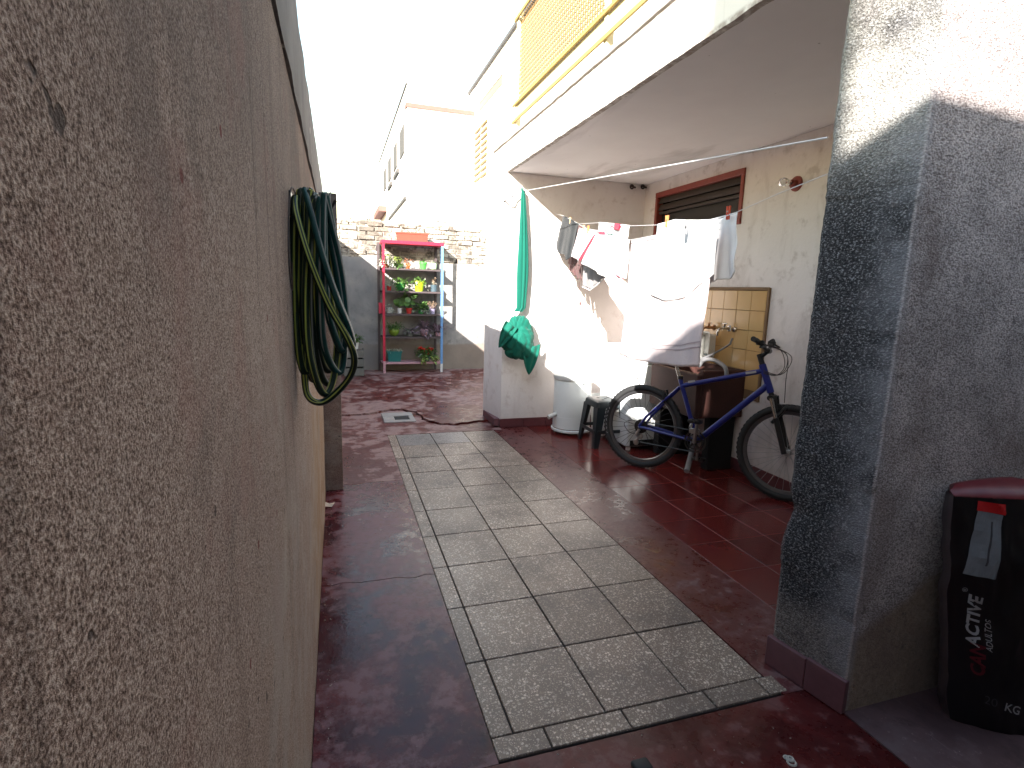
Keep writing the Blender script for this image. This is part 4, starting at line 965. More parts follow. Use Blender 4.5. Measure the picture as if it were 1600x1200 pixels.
# ------------------------------------------------------------------ washing lines, clothes, pegs
pA = at_y(868, 334, 5.2); 
l1 = [pA, at_line(880, 337), at_line(905, 350), at_line(936, 348), at_line(985, 353), at_line(1042, 351), at_line(1100, 346), at_line(1150, 332), at_line(1220, 301), Vector((1.557, 1.47, at_line(1290, 270).z))]
o = MB().tube(l1, 0.0017, 6).build('washing_line', 'line'); tag(o, 'sagging washing line loaded with clothes and pegs across the alcove', 'washing line')
l2 = [at_y(815, 299, 5.2), at_x(1293, 215, 1.555)]
o = MB().tube(l2, 0.0030, 6).build('washing_line', 'line'); tag(o, 'empty taut white line running from the green fabric to the pillar', 'washing line')
l3 = [at_line(905, 351, 0.0), at_line(936, 367, -0.06), at_line(985, 375, -0.07), at_line(1032, 366, -0.07), at_line(1090, 350, -0.05), at_line(1150, 333, 0.0)]
o = MB().tube(l3, 0.0017, 6).build('washing_line', 'line'); tag(o, 'lower second strand of washing line behind the white sheet', 'washing line')

def resample(pts, n):
    pts = [Vector(p) for p in pts]; L = [0]
    for a, b in zip(pts, pts[1:]): L.append(L[-1] + (b - a).length)
    out = []
    for i in range(n + 1):
        s_ = L[-1] * i / n; k = max(j for j in range(len(L)) if L[j] <= s_ + 1e-9); k = min(k, len(pts) - 2)
        out.append(pts[k].lerp(pts[k + 1], (s_ - L[k]) / max(1e-9, L[k + 1] - L[k])))
    return out
def drape(name, mat, top, bot, parent=None, amp=0.012, folds=4, seed=0, nu=40, nv=36, thick=0.003, mid=None, off=0.0, wrap=True):
    T, B = resample(top, nu), resample(bot, nu); Mi = resample(mid, nu) if mid else None
    rr = random.Random(seed); p1, p2, p3 = [rr.uniform(0, 6) for _ in range(3)]
    v = []; f = []
    for j in range(nv + 1):
        t = j / nv
        for i in range(nu + 1):
            u = i / nu
            p = T[i].lerp(B[i], t) if not Mi else (T[i].lerp(Mi[i], t * 2) if t < .5 else Mi[i].lerp(B[i], t * 2 - 1))
            d = amp * (0.25 + 0.75 * t) * (math.sin(folds * 6.283 * u + p1 + 0.8 * t) + 0.5 * math.sin(folds * 1.7 * 6.283 * u + p2 - 1.1 * t)) + amp * 0.9 * mnoise.noise(Vector((u * 3, t * 3, seed)))
            v.append(p - LN * (d + off))
    for j in range(nv):
        for i in range(nu): f.append((j * (nu + 1) + i, j * (nu + 1) + i + 1, (j + 1) * (nu + 1) + i + 1, (j + 1) * (nu + 1) + i))
    o = MB().add(v, f).build(name, mat, parent, 80); md = o.modifiers.new('thick', 'SOLIDIFY'); md.thickness = thick; md.offset = 0
    return o
def q(*pts, off=0.0): return [at_line(x, y, off) for x, y in pts]
o = drape('shorts', 'shorts', q((880, 337), (890, 341), (904, 350)), q((869, 381), (873, 396), (883, 398), (885, 407), (892, 400), (894, 396)), amp=0.005, folds=2, seed=2); tag(o, 'charcoal shorts pegged at the far end of the washing line', 'shorts')
# printed white cloth with red border: the front half
pc = thing('printed_cloth', 'white and pink cloth with a red stripe pegged next to the charcoal shorts', 'cloth', tuple(at_line(930, 370, -0.05)))
drape('cloth', 'pinkcloth', q((906, 356), (918, 360), (931, 366), off=-.05), q((893, 401), (899, 404), (905, 408), off=-.05), pc, 0.006, 2, 4)
drape('red_stripe', 'redprint', q((929, 366), (931, 367), off=-.062), q((904, 406), (908, 408), off=-.062), pc, 0.004, 1, 4, 8, 30)
wt = thing('white_shirt', 'white printed shirt folded over the strand in the middle of the line', 'shirt', tuple(at_line(960, 380, -0.07)))
drape('cloth', 'sheet', q((931, 366), (955, 370), (983, 375), off=-.07), q((905, 407), (925, 421), (945, 434), (962, 435), (975, 435), off=-.07), wt, 0.011, 3, 5, mid=q((918, 388), (950, 398), (980, 402), off=-.07))
drape('hem', 'redprint', q((961, 426), (966, 432), off=-.085), q((964, 432), (975, 436), off=-.085), wt, 0.001, 1, 3, 6, 4)
bt = thing('printed_cloth', 'white cloth with red roses and aqua print hanging on the rear strand', 'cloth', tuple(at_line(960, 360, 0)))
drape('cloth', 'sheet', q((936, 347), (960, 349), (984, 352)), q((934, 380), (958, 385), (979, 400)), bt, 0.005, 2, 8)
drape('print', 'redprint', q((960, 349), (970, 350), off=-.012), q((959, 359), (967, 360), off=-.012), bt, 0.001, 1, 3, 6, 4)
drape('print', 'redprint', q((935, 362), (944, 362), off=-.03), q((936, 367), (946, 367), off=-.03), bt, 0.001, 1, 3, 6, 4)
drape('print', 'redprint', q((937, 359.6), (947, 359), (958, 351.5), off=-.012), q((937, 361), (948, 360.4), (959, 353), off=-.012), bt, 0.0006, 1, 3, 14, 2)
drape('print', 'aquaprint', q((948, 359), (956, 355), off=-.012), q((949, 366), (958, 366), off=-.012), bt, 0.001, 1, 3, 6, 4)
# shaded things hanging behind
bn = thing('fringed_scarf', 'maroon knitted scarf with hanging strips below the printed cloth', 'scarf', tuple(at_line(905, 400, 0.1)))
drape('cloth', 'browncloth', q((892, 350), (920, 355), off=.09), q((888, 412), (918, 416), off=.09), bn, 0.006, 3, 9)
rs = random.Random(4)
for k in range(8):
    x = 889 + k * 3.9; drape('strip', 'browncloth', q((x, 411), (x + 3.2, 412), off=.09), q((x + 1 + rs.uniform(-1, 1), 424 + k * 3.4 + rs.uniform(-3, 4)), (x + 4.2, 425 + k * 3.4), off=.09), bn, 0.004, 1, k, 6, 10)
MB().tube(q((905, 440), (906, 460), (906, 473), off=.09), 0.0022, 5).build('tassel_cord', 'browncloth', bn); MB().tube(q((906.5, 472), (906.5, 477), off=.09), 0.009, 6).build('tassel', 'browncloth', bn)
gy = thing('grey_top', 'grey striped top with a pale hem hanging behind the white shirt', 'shirt', tuple(at_line(925, 400, 0.05)))
drape('cloth', 'greycloth', q((912, 356), (950, 362), off=.03), q((910, 446), (922, 452), (934, 443), (947, 430), off=.03), gy, 0.007, 4, 6)
MB().tube(q((910, 448), (922, 453.5), (934, 444.5), (948, 431), off=.025), 0.005, 6).build('hem', 'sheet', gy)
# big white sheet, the pink towel under it, the shaded pillowcase
tw = thing('bath_towel', 'pale pink bath towel with woven bands, hanging lowest on the line', 'towel', tuple(at_line(1040, 450, 0)))
TOPT = q((987, 376), (1010, 371), (1032, 366), (1075, 356), (1118, 344), off=-.05); BOTT = q((968, 554), (990, 562), (1022, 568), (1060, 573), (1091, 573), off=-.02)
MIDT = q((978, 470), (1000, 474), (1040, 474), (1070, 468), (1106, 448), off=-.035)
drape('cloth', 'towel', TOPT, BOTT, tw, 0.007, 3, 12, 60, 50, 0.005, MIDT)
rr = random.Random(12); TPH = [rr.uniform(0, 6) for _ in range(3)]
def band(t0, t1, seed):
    T, M_, B = resample(TOPT, 60), resample(MIDT, 60), resample(BOTT, 60)
    pt = lambda i, t: M_[i].lerp(B[i], t * 2 - 1); return [pt(i, t0) for i in range(61)], [pt(i, t1) for i in range(61)]
for a, b_ in ((0.835, 0.842), (0.868, 0.876)):
    t_, bb = band(a, b_, 0)
    # same folds as the towel, 4 mm in front of it
    rr = random.Random(12); p1, p2, p3 = [rr.uniform(0, 6) for _ in range(3)]; v = []; f = []
    for t, row in ((a, t_), (b_, bb)):
        for i in range(61):
            u = i / 60; d = 0.007 * (0.25 + 0.75 * t) * (math.sin(3 * 6.283 * u + p1 + 0.8 * t) + 0.5 * math.sin(5.1 * 6.283 * u + p2 - 1.1 * t)) + 0.007 * 0.9 * mnoise.noise(Vector((u * 3, t * 3, 12)))
            v.append(row[i] - LN * (d + 0.0042))
    f = [(i, i + 1, 61 + i + 1, 61 + i) for i in range(60)]
    MB().add(v, f).build('woven_band', 'towelband', tw, 80)
T, M_, B = resample(TOPT, 60), resample(MIDT, 60), resample(BOTT, 60); v = []; f = []; nu, nv = 60, 40
def tw_pt(u, t):
    k = min(59, max(0, int(u * 60))); w_ = u * 60 - k; t2 = max(t, 0)
    g = lambda L_: L_[k].lerp(L_[k + 1], w_)
    p = g(T).lerp(g(M_), t2 * 2) if t2 < .5 else g(M_).lerp(g(B), t2 * 2 - 1)
    if t < 0: p = p + (g(T) - g(M_)) * (-t * 2)
    return p
for j in range(nv + 1):
    for i in range(nu + 1):
        s0 = i / nu; u = 0.38 + 0.66 * s0; t0, t1 = -0.075 * (1 - max(0, s0 - .35) / .65), 0.44 + 0.06 * math.sin(s0 * 3.1) - 0.02 * s0
        t = t0 + (t1 - t0) * j / nv; tt_ = max(t, 0)
        d = 0.007 * (0.25 + 0.75 * tt_) * (math.sin(3 * 6.283 * u + TPH[0] + 0.8 * tt_) + 0.5 * math.sin(5.1 * 6.283 * u + TPH[1] - 1.1 * tt_)) + 0.007 * 0.9 * mnoise.noise(Vector((u * 3, tt_ * 3, 12)))
        v.append(tw_pt(u, t) - LN * (d + 0.0055 + 0.002 * math.sin(s0 * 25)))
for j in range(nv):
    for i in range(nu): f.append((j * (nu + 1) + i, j * (nu + 1) + i + 1, (j + 1) * (nu + 1) + i + 1, (j + 1) * (nu + 1) + i))
o = MB().add(v, f).build('bed_sheet', 'sheet', None, 80); md = o.modifiers.new('thick', 'SOLIDIFY'); md.thickness = .002; md.offset = 0
tag(o, 'large sunlit white sheet pegged over the pink towel', 'sheet')
o = drape('pillowcase', 'sheet', q((1118, 344), (1135, 338), (1153, 331), off=.02), q((1100, 446), (1112, 440), (1128, 437), (1143, 435), (1150, 424), off=.02), amp=0.010, folds=2, seed=18); tag(o, 'white pillowcase in shade at the near end of the washing line', 'pillowcase')

pegs = [(891, 344, 0, 'pegwood', 'wooden peg holding the charcoal shorts'), (912, 357, -.05, 'pegwood', 'pale wooden peg between the shorts and the pink striped cloth'), (919, 358, -.055, 'peg', 'orange peg on the pink cloth beside the red stripe'),
        (1042, 345, -.06, 'peg', 'orange peg at the far corner of the big white sheet'), (1072, 356, -.09, 'greycable', 'grey peg on the middle of the big white sheet'), (1138, 332, .0, 'pegred', 'tall reddish peg on the shaded pillowcase')]
me_peg = {}
for (px, py, off, mt, lab) in pegs:
    p = at_line(px, py, off)
    o = thing('clothes_peg', lab, 'peg', tuple(p), 'pegs on the washing line')
    for sgn in (-1, 1):
        if (mt, sgn) not in me_peg:
            b = MB().add([(-.004, -.0025, -.03), (.004, -.0025, -.03), (.004, .0025, -.03), (-.004, .0025, -.03), (-.004, -.0025, .027), (.004, -.0025, .027), (.004, .0025, .027), (-.004, .0025, .027)], [(3, 2, 1, 0), (4, 5, 6, 7), (0, 1, 5, 4), (1, 2, 6, 5), (2, 3, 7, 6), (3, 0, 4, 7)])
            for v_ in b.v: v_.y += sgn * (0.0045 + 0.12 * max(0, v_.z) ) ; v_.x += 0
            ob = b.build('jaw', mt); me_peg[(mt, sgn)] = ob.data; bpy.data.objects.remove(ob)
        piece(me_peg[(mt, sgn)], 'jaw', (0, 0, 0), o, 0.1)
    s_ = MB().tube([(-.006, 0, .004), (.006, 0, .004)], 0.004, 6).build('spring', 'steel'); adopt(s_, o, True)

# ------------------------------------------------------------------ laundry trough, taps, hoses, tub
tr = thing('laundry_trough', 'dark oxblood concrete laundry trough on blackened supports under the taps', 'trough', (2.8, 3.7, 0))
tx0, tx1, ty0, ty1, tz0, tz1 = 2.60, XR - 0.014, 3.47, 4.12, 0.45, 0.825
b = MB(); wl_ = 0.05
b.box((tx0, ty0, tz0), (tx0 + wl_, ty1, tz1 - 0.03), 0.008); b.box((tx1 - 0.03, ty0 + .001, tz0), (tx1, ty1, tz1), 0.006); b.box((tx0 + wl_ - .004, ty0, tz0 + .001), (tx1 - 0.02, ty0 + wl_, tz1), 0.008); b.box((tx0 + wl_ - .004, ty1 - wl_, tz0 + .001), (tx1 - 0.02, ty1, tz1), 0.008)
b.build('basin_walls', 'trough', tr); MB().box((tx0 + 0.03, ty0 + 0.03, tz0 + 0.005), (tx1 - 0.02, ty1 - 0.03, tz0 + 0.09)).build('basin_bottom', 'trough_in', tr)
MB().box((tx0 + 0.20, ty0 + 0.06, 0.003), (tx1 - 0.01, ty0 + 0.14, tz0 - 0.001), 0.006).build('support', 'trough_d', tr); MB().box((tx0 + 0.06, ty1 - 0.10, 0.003), (tx1 - 0.01, ty1 - 0.02, tz0 - 0.001), 0.006).build('support', 'trough_d', tr)
MB().tube(smooth_path([(2.72, 3.62, 0.45), (2.72, 3.62, 0.25), (2.70, 3.60, 0.14), (2.62, 3.52, 0.06), (2.58, 3.48, 0.03)], 5), 0.022, 10).build('waste_pipe', 'greycable', tr)
def tap(name, label, y, z, mat, kind):
    o = thing(name, label, 'tap', (XR - 0.017, y, z)); X = XR - 0.017
    MB().lathe([(.026, 0), (.026, -.006), (.016, -.012), (.012, -.013)], (X, y, z), 16, 'x').build('flange', mat, o, 40)
    MB().tube([(X - .008, y, z), (X - .07, y, z)], .0125, 10).build('body', mat, o, 40)
    MB().tube(smooth_path([(X - .062, y, z), (X - .10, y, z - .005), (X - .115, y, z - .035), (X - .115, y, z - .06)], 4), .010, 10).build('spout', mat, o, 40)
    hv = MB(); hv.tube([(X - .05, y, z), (X - .052, y, z + .035)], .009, 8); hv.box((X - .058, y - .028, z + .034), (X - .046, y + .028, z + .044), .003); hv.build('handle', mat, o, 40)
tap('tap', 'brassy wall tap on the tan tiles, next to the towel', at_x(1118, 513, XR).y, 1.128, 'brass', 0)
tap('tap', 'chrome wall tap with a grey hose, right of the brassy one', at_x(1143, 512, XR).y, 1.135, 'chrome', 1)
b = MB().lathe([(.022, 0), (.022, -.02), (.012, -.03), (.010, -.05)], (XR - .015, at_x(1152, 513, XR).y, 1.13), 12, 'x').build('stop_valve', 'chrome', None, 40); tag(b, 'small chrome stop valve right of the chrome tap', 'valve')
yh = at_x(1146, 526, XR - .12).y
o = MB().tube(smooth_path([(XR - .13, yh, 1.07), (XR - .135, yh + .01, 1.03), at_x(1140, 538, XR - .14), at_x(1122, 549, XR - .16), at_x(1103, 558, XR - .2), at_x(1090, 562, XR - .22)], 6), .008, 8).build('tap_hose', 'greycable'); tag(o, 'thin grey hose from the chrome tap down into the trough', 'hose')
o = MB().tube(smooth_path([at_x(1092, 572, 2.86), at_x(1100, 563, 2.86), at_x(1113, 562, 2.86), at_x(1126, 568, 2.84), at_x(1134, 576, 2.82), at_x(1135, 590, 2.82)], 6), .016, 10).build('drain_hose', 'greycable'); tag(o, 'thick grey hose arching out of the trough', 'hose')
bo = thing('plastic_tub', 'small white plastic tub propped against the tan tiles beside the towel', 'tub', (XR - .1, at_x(1105, 540, XR - .1).y, .9))
yc, zc = at_x(1101, 540, XR - .1).y, at_x(1101, 540, XR - .1).z
def rrect(hw, hh, r, n=5): 
    out = []
    for (sx, sy, a0) in ((1, 1, 0), (-1, 1, 1.5708), (-1, -1, 3.1416), (1, -1, 4.7124)):
        for i in range(n + 1): a = a0 + 1.5708 * i / n; out.append((sx * (hw - r) + r * math.cos(a), sy * (hh - r) + r * math.sin(a)))
    return out
rings = [(0.098, 0.125, -0.10), (0.090, 0.118, -0.102), (0.082, 0.110, -0.095), (0.072, 0.10, -0.02), (0.074, 0.102, -0.016), (0.088, 0.116, -0.088)]
v = []; f = []
for (hw, hh, dx) in rings:
    for (a, c) in rrect(hw, hh, 0.03): v.append((XR - .03 + dx, yc + a, zc + c))
n = 24
for i in range(3):
    for j in range(n): f.append((i * n + j, i * n + (j + 1) % n, (i + 1) * n + (j + 1) % n, (i + 1) * n + j))
f.append(tuple(3 * n + j for j in range(n)))
for i in (4,):
    for j in range(n): f.append((i * n + j, i * n + (j + 1) % n, (i + 1) * n + (j + 1) % n, (i + 1) * n + j))
MB().add(v[:4 * n], [x for x in f if max(x) < 4 * n]).build('tub_body', 'enamel2', bo, 40)
MB().box((XR - .06, yc - .05, zc - .085), (XR - .05, yc + .055, zc - .07)).build('soap_bar', 'p_slate', bo)

# wall lamp
lp = thing('wall_lamp', 'bare bulb on a round red brown plate high on the alcove side wall', 'lamp', (XR, 3.188, 2.174))
MB().lathe([(.052, 0), (.05, -.012), (.03, -.018), (.024, -.05), (.02, -.052)], (XR, 3.188, 2.174), 24, 'x').build('base_plate', 'redframe', lp, 40)
MB().lathe([(.014, -.05), (.018, -.065), (.030, -.10), (.032, -.12), (.024, -.14), (.006, -.15)], (XR, 3.188, 2.174), 20, 'x').build('bulb', 'glass', lp, 80)
# cable knobs under the ceiling
for (px, lab) in ((987, 'dark cable clip in the ceiling corner, the left one'), (1004, 'dark cable clip in the ceiling corner, the right one')):
    p = at_y(px, 292, 5.19); b = MB(); b.torus((p.x, 5.185, p.z), .018, .008, 14, 6, 'y'); b.tube([(p.x, 5.2, p.z + .01), (p.x + .02, 5.15, p.z - .012)], .01, 6)
    tag(b.build('cable_clip', 'cable', None, 60), lab, 'clip')

# ------------------------------------------------------------------ spin dryer, stool, washing machine, jug
sd = thing('spin_dryer', 'white cylindrical spin dryer with a lid and low spout beside the stool', 'spin dryer', (2.225, 4.93, 0))
cx, cy, R_ = 2.215, 4.90, 0.186
MB().lathe([(R_ * .9, .03), (R_ + .012, .032), (R_ + .014, .05), (R_ + .002, .056)], (cx, cy, 0), 40).build('base_ring', 'enamel', sd, 40)
MB().lathe([(R_ + .0005, .058), (R_ + .0005, .064)], (cx, cy, 0), 40, cap=False).build('rust_line', 'rust', sd, 40)
MB().lathe([(R_, .05), (R_, .178), (R_ - .003, .181), (R_, .184), (R_, .535), (R_ - .004, .54)], (cx, cy, 0), 48).build('drum_casing', 'enamel', sd, 40)
MB().lathe([(R_ + .006, .545), (R_ + .009, .55), (R_ + .009, .585), (R_ - .01, .60), (R_ - .03, .604), (.05, .612)], (cx, cy, 0), 48).build('lid', 'enamel', sd, 40)
ld = MB().lathe([(.10, .606), (.10, .62), (.095, .624), (.02, .625)], (cx - .04, cy, 0), 30).build('lid_knob', 'enamel2', sd, 40)
a = -1.25; d = Vector((math.cos(a), math.sin(a), 0)); t_ = Vector((-d.y, d.x, 0)); pc_ = Vector((cx, cy, 0)) + d * (R_ + .010)
v = [pc_ + t_ * s_ + Vector((0, 0, z)) + d * dd for dd in (0, .012) for (s_, z) in ((-.075, .53), (.075, .53), (.058, .585), (-.055, .585))]
MB().add(v, [(0, 1, 2, 3), (7, 6, 5, 4), (0, 4, 5, 1), (1, 5, 6, 2), (2, 6, 7, 3), (3, 7, 4, 0)]).build('lid_latch', 'enamel2', sd)
MB().tube([(cx - R_ + .01, cy - .03, .20), (cx - R_ - .06, cy - .05, .185), (cx - R_ - .085, cy - .055, .175)], [.022, .020, .022], 12).build('spout', 'enamel2', sd, 40)
for k in range(3):
    a = -1.4 + k * 2.09; MB().lathe([(.014, 0), (.016, .034)], (cx + .15 * math.cos(a), cy + .15 * math.sin(a), 0.0025), 10).build('foot', 'enamel2', sd)

st_ = thing('plastic_stool', 'dark grey plastic stool with square seat between the dryer and the bicycle', 'stool', (2.32, 4.48, 0))
sx, sy, sh = 2.35, 4.46, 0.425
seat = MB()
for (hw, z0) in ((.145, sh - .035),):
    pts = rrect(.142, .142, .035); pts2 = rrect(.150, .150, .035)
    n = len(pts); v = [(sx + x, sy + y, sh) for x, y in rrect(.128, .128, .03)] + [(sx + x, sy + y, sh - .012) for x, y in pts] + [(sx + x, sy + y, sh - .06) for x, y in pts2]
    seat.add(v, [tuple(range(n))] + [(i * n + j, (i + 1) * n + j, (i + 1) * n + (j + 1) % n, i * n + (j + 1) % n) for i in range(2) for j in range(n)])
se = seat.build('seat', 'stool', st_, 40)
for (dx, dy) in ((-.05, -.05), (.05, -.05), (-.05, .05), (.05, .05), (0, 0)):
    MB().lathe([(.014, .0), (.014, .0012)], (sx + dx, sy + dy, sh + .0004), 12).build('seat_hole', 'black', se)
for ix in (-1, 1):
    for iy in (-1, 1):
        lo, hi = [], []
        tx_, ty_ = sx + ix * .146, sy + iy * .146; bx_, by_ = sx + ix * .178, sy + iy * .178; w1, w2 = .085, .045
        v = [(bx_, by_, 0.003), (bx_ - ix * w2, by_, 0.003), (tx_ - ix * w1, ty_, sh - .05), (tx_, ty_, sh - .05), (bx_, by_ - iy * w2, 0.003), (tx_, ty_ - iy * w1, sh - .05),
             (bx_ - ix * w2, by_ - iy * .006, 0.003), (tx_ - ix * w1, ty_ - iy * .006, sh - .05), (bx_ - ix * .006, by_ - iy * w2, .003), (tx_ - ix * .006, ty_ - iy * w1, sh - .05), (bx_ - ix * .006, by_ - iy * .006, .003), (tx_ - ix * .006, ty_ - iy * .006, sh - .05)]
        MB().add(v, [(0, 1, 2, 3), (0, 3, 5, 4), (1, 6, 7, 2), (4, 5, 9, 8), (6, 10, 11, 7), (8, 9, 11, 10), (0, 4, 8, 10, 6, 1)]).build('leg', 'stool', st_)
for (ax_, ay_, bx_, by_) in ((-1, -1, 1, -1), (1, -1, 1, 1), (1, 1, -1, 1), (-1, 1, -1, -1)):
    k = .166; c = Vector((sx + (ax_ + bx_) / 2 * k, sy + (ay_ + by_) / 2 * k, .15)); hx = .15 if ay_ == by_ else .004; hy = .15 if ax_ == bx_ else .004
    MB().box((c.x - hx, c.y - hy, .135), (c.x + hx, c.y + hy, .165)).build('stretcher', 'stool', st_)

wm = thing('washing_machine', 'white top loading washing machine in the back corner behind the bicycle wheel', 'washing machine', (2.68, 4.5, 0))
MB().box((2.43, 4.16, .035), (2.98, 4.74, .78), .02, 3).build('cabinet', 'enamel', wm, 40)
MB().box((2.425, 4.155, .784), (2.985, 4.745, .83), .012, 2).build('lid', 'enamel', wm, 40)
MB().box((2.45, 4.62, .831), (2.96, 4.74, .92), .012, 2).build('control_panel', 'enamel2', wm, 40)
for (x, y) in ((2.47, 4.2), (2.94, 4.2), (2.47, 4.7), (2.94, 4.7)): MB().lathe([(.022, 0), (.02, .036)], (x, y, .003), 12).build('foot', 'enamel2', wm)
MB().box((2.46, 4.150, .05), (2.95, 4.159, .10)).build('kick_strip', 'trough_d', wm)
MB().tube(smooth_path([at_y(982, 603, 4.14), at_y(986, 592, 4.13), at_y(993, 589, 4.13), at_y(998, 594, 4.13), at_y(1000, 604, 4.13)], 5), .003, 6).build('cord_loop', 'cable', wm)
bk2 = thing('plastic_bucket', 'white plastic bucket on the floor behind the stool', 'bucket', (2.55, 4.92, 0.003))
b = MB().lathe([(.12, 0), (.15, .33), (.158, .33), (.158, .35), (.148, .35), (.118, .02)], (2.60, 4.95, .003), 30).build('bucket_body', 'enamel', bk2, 40)
jg = thing('detergent_jug', 'white plastic jug with a loop handle standing on the washing machine', 'jug', (2.50, 4.5, .832))
jc = Vector((2.57, 4.45, .832))
MB().box((jc.x - .055, jc.y - .05, jc.z), (jc.x + .055, jc.y + .05, jc.z + .12), .02, 3).build('jug_body', 'enamel2', jg, 50)
MB().lathe([(.03, .11), (.024, .14), (.024, .165), (.002, .167)], (jc.x + .025, jc.y, jc.z), 16).build('cap', 'enamel', jg, 40)
MB().torus((jc.x - .015, jc.y, jc.z + .14), .045, .009, 24, 8, 'y').build('handle', 'enamel2', jg, 60)

# ------------------------------------------------------------------ bicycle (local axes: x forward, y away from the drive side, z up)
bk = thing('bicycle', 'blue mountain bicycle with bare seat post leaning by the laundry trough', 'bicycle', (2.327, 3.717, 0.003), None, (math.radians(-4), 0, math.atan2(-0.824, 0.567)))
def bp(mb, name, mat, parent=None, sm=40):
    o = mb.build(name, mat, None, sm); adopt(o, parent or bk, True); return o
RH, FH, WR = Vector((-.035, 0, .336)), Vector((1.04, 0, .336)), .336
BB, SC, HT, HB = Vector((.415, 0, .30)), Vector((.247, 0, .722)), Vector((.808, 0, .925)), Vector((.886, 0, .735))
fm = MB()
fm.tube([BB, SC + (SC - BB).normalized() * .03], .017, 12); fm.tube([SC + Vector((0.008, 0, -.02)), HT + (HB - HT) * .22], .018, 12); fm.tube([BB, HT + (HB - HT) * .72], .023, 12)
fm.tube([HT, HB], .024, 14); fm.tube([BB + Vector((0, -.036, 0)), BB + Vector((0, .036, 0))], .022, 14)
for s_ in (-1, 1):
    fm.tube([BB + Vector((-.03, s_ * .02, 0)), RH + Vector((.05, s_ * .058, 0)), RH + Vector((0, s_ * .062, 0))], .0115, 8)
    fm.tube([SC + Vector((-.005, s_ * .018, -.03)), RH + Vector((.05, s_ * .056, .09)), RH + Vector((0, s_ * .062, .006))], .0105, 8)
fr_o = bp(fm, 'frame', 'blue')
for (a, b_, t0, t1) in ((SC, HT + (HB - HT) * .22, .10, .19), (SC, HT + (HB - HT) * .22, .80, .92)):
    p, r = a.lerp(b_, t0), a.lerp(b_, t1); u = (r - p).normalized(); w = Vector((-u.z, 0, u.x)) * .008; y = Vector((0, -.0185, 0))
    bp(MB().add([p - w + y, r - w + y, r + w + y, p + w + y], [(0, 1, 2, 3)]), 'decal', 'print_white', fr_o)
sa = (SC - BB).normalized()
bp(MB().tube([SC + sa * .02, SC + sa * .19], .0135, 12), 'seat_post', 'chrome'); bp(MB().lathe([(.021, .0), (.021, .028)], SC + sa * .03, 14), 'seat_clamp', 'blackm')
sdl = MB(); pts = []
for (x, w, z) in ((-.13, .075, .0), (-.09, .07, .006), (-.03, .035, .004), (.06, .02, .0), (.13, .016, -.006)):
    pts.append((x, w, z))
v = []; f = []
for (x, w, z) in pts:
    for (yy, zz) in ((-1, -.025), (-.9, 0), (-.3, .012), (.3, .012), (.9, 0), (1, -.025)): v.append(SC + sa * .20 + Vector((x, yy * w, z + zz)))
for i in range(4):
    for j in range(5): f.append((i * 6 + j, i * 6 + j + 1, (i + 1) * 6 + j + 1, (i + 1) * 6 + j))
f += [tuple(range(5, -1, -1)), tuple(24 + k for k in range(6))] + [(i * 6 + 5, i * 6, (i + 1) * 6, (i + 1) * 6 + 5) for i in range(4)]
bp(MB().add(v, f), 'saddle', 'rubber')
def wheel(c, name_mark):
    ty_ = MB(); ty_.torus(c, WR - .025, .026, 64, 12)
    wo = bp(ty_, 'wheel', 'rubber', None, 80)
    kn = MB()
    for i in range(60):
        a = 2 * math.pi * i / 60
        for s_ in (-1, 1):
            p = c + Vector((math.cos(a + .03 * s_) * (WR - .006), s_ * .012, math.sin(a + .03 * s_) * (WR - .006))); kn.box((-.008, -.005, -.006), (.008, .005, .006), 0, 1, Matrix.Translation(p) @ Matrix.Rotation(-a + 1.5708, 4, 'Y'))
    k_ = bp(kn, 'tread', 'rubber', wo)
    rim = MB()
    prof = [(WR - .052, -.012), (WR - .046, -.014), (WR - .066, -.010), (WR - .072, 0), (WR - .066, .010), (WR - .046, .014), (WR - .052, .012)]
    v = []; f = []; n = 64
    for i in range(n):
        a = 2 * math.pi * i / n
        for (r, h) in prof: v.append(c + Vector((r * math.cos(a), h, r * math.sin(a))))
    m = len(prof)
    for i in range(n):
        for j in range(m - 1): f.append((i * m + j, ((i + 1) % n) * m + j, ((i + 1) % n) * m + j + 1, i * m + j + 1))
    bp(MB().add(v, f), 'rim', 'rim', wo)
    bp(MB().lathe([(.012, -.055), (.02, -.03), (.02, -.026), (.012, -.022), (.012, .022), (.02, .026), (.02, .03), (.012, .055)], c, 16, 'y'), 'hub', 'steel', wo)
    sp = MB()
    for i in range(32):
        a = 2 * math.pi * i / 32; s_ = -1 if i % 2 else 1; b_ = a + (0.5 if (i // 2) % 2 else -0.5)
        sp.tube([c + Vector((.02 * math.cos(b_), s_ * .026, .02 * math.sin(b_))), c + Vector(((WR - .066) * math.cos(a), 0, (WR - .066) * math.sin(a)))], .0014, 4, False)
    bp(sp, 'spokes', 'blackm' if name_mark else 'steel', wo)
    mk = MB()                                              # worn white lettering on the tyre wall
    for i in range(7):
        a = math.radians(160 + i * 6.5); p = c + Vector((math.cos(a) * (WR - .026), -.0265, math.sin(a) * (WR - .026))); mk.box((-.008, -.0012, -.0016), (.008, .0012, .0016), 0, 1, Matrix.Translation(p) @ Matrix.Rotation(-a + 1.5708, 4, 'Y') @ Matrix.Rotation(0.5 * (i % 3 - 1), 4, 'Y'))
        if i % 2: mk.box((-.0016, -.0012, -.008), (.0016, .0012, .008), 0, 1, Matrix.Translation(p + Vector((0, 0, .004))) @ Matrix.Rotation(-a, 4, 'Y'))
    if name_mark: bp(mk, 'tyre_print', 'print_white', wo)
    return wo
wheel(RH, True); wheel(FH, False)
fd = (HB - HT).normalized(); CRN = HB + fd * .035
fk = MB(); fk.tube([HB, CRN], .018, 12); fk.tube([CRN + Vector((0, -.07, 0)), CRN + Vector((0, .07, 0))], .02, 12)
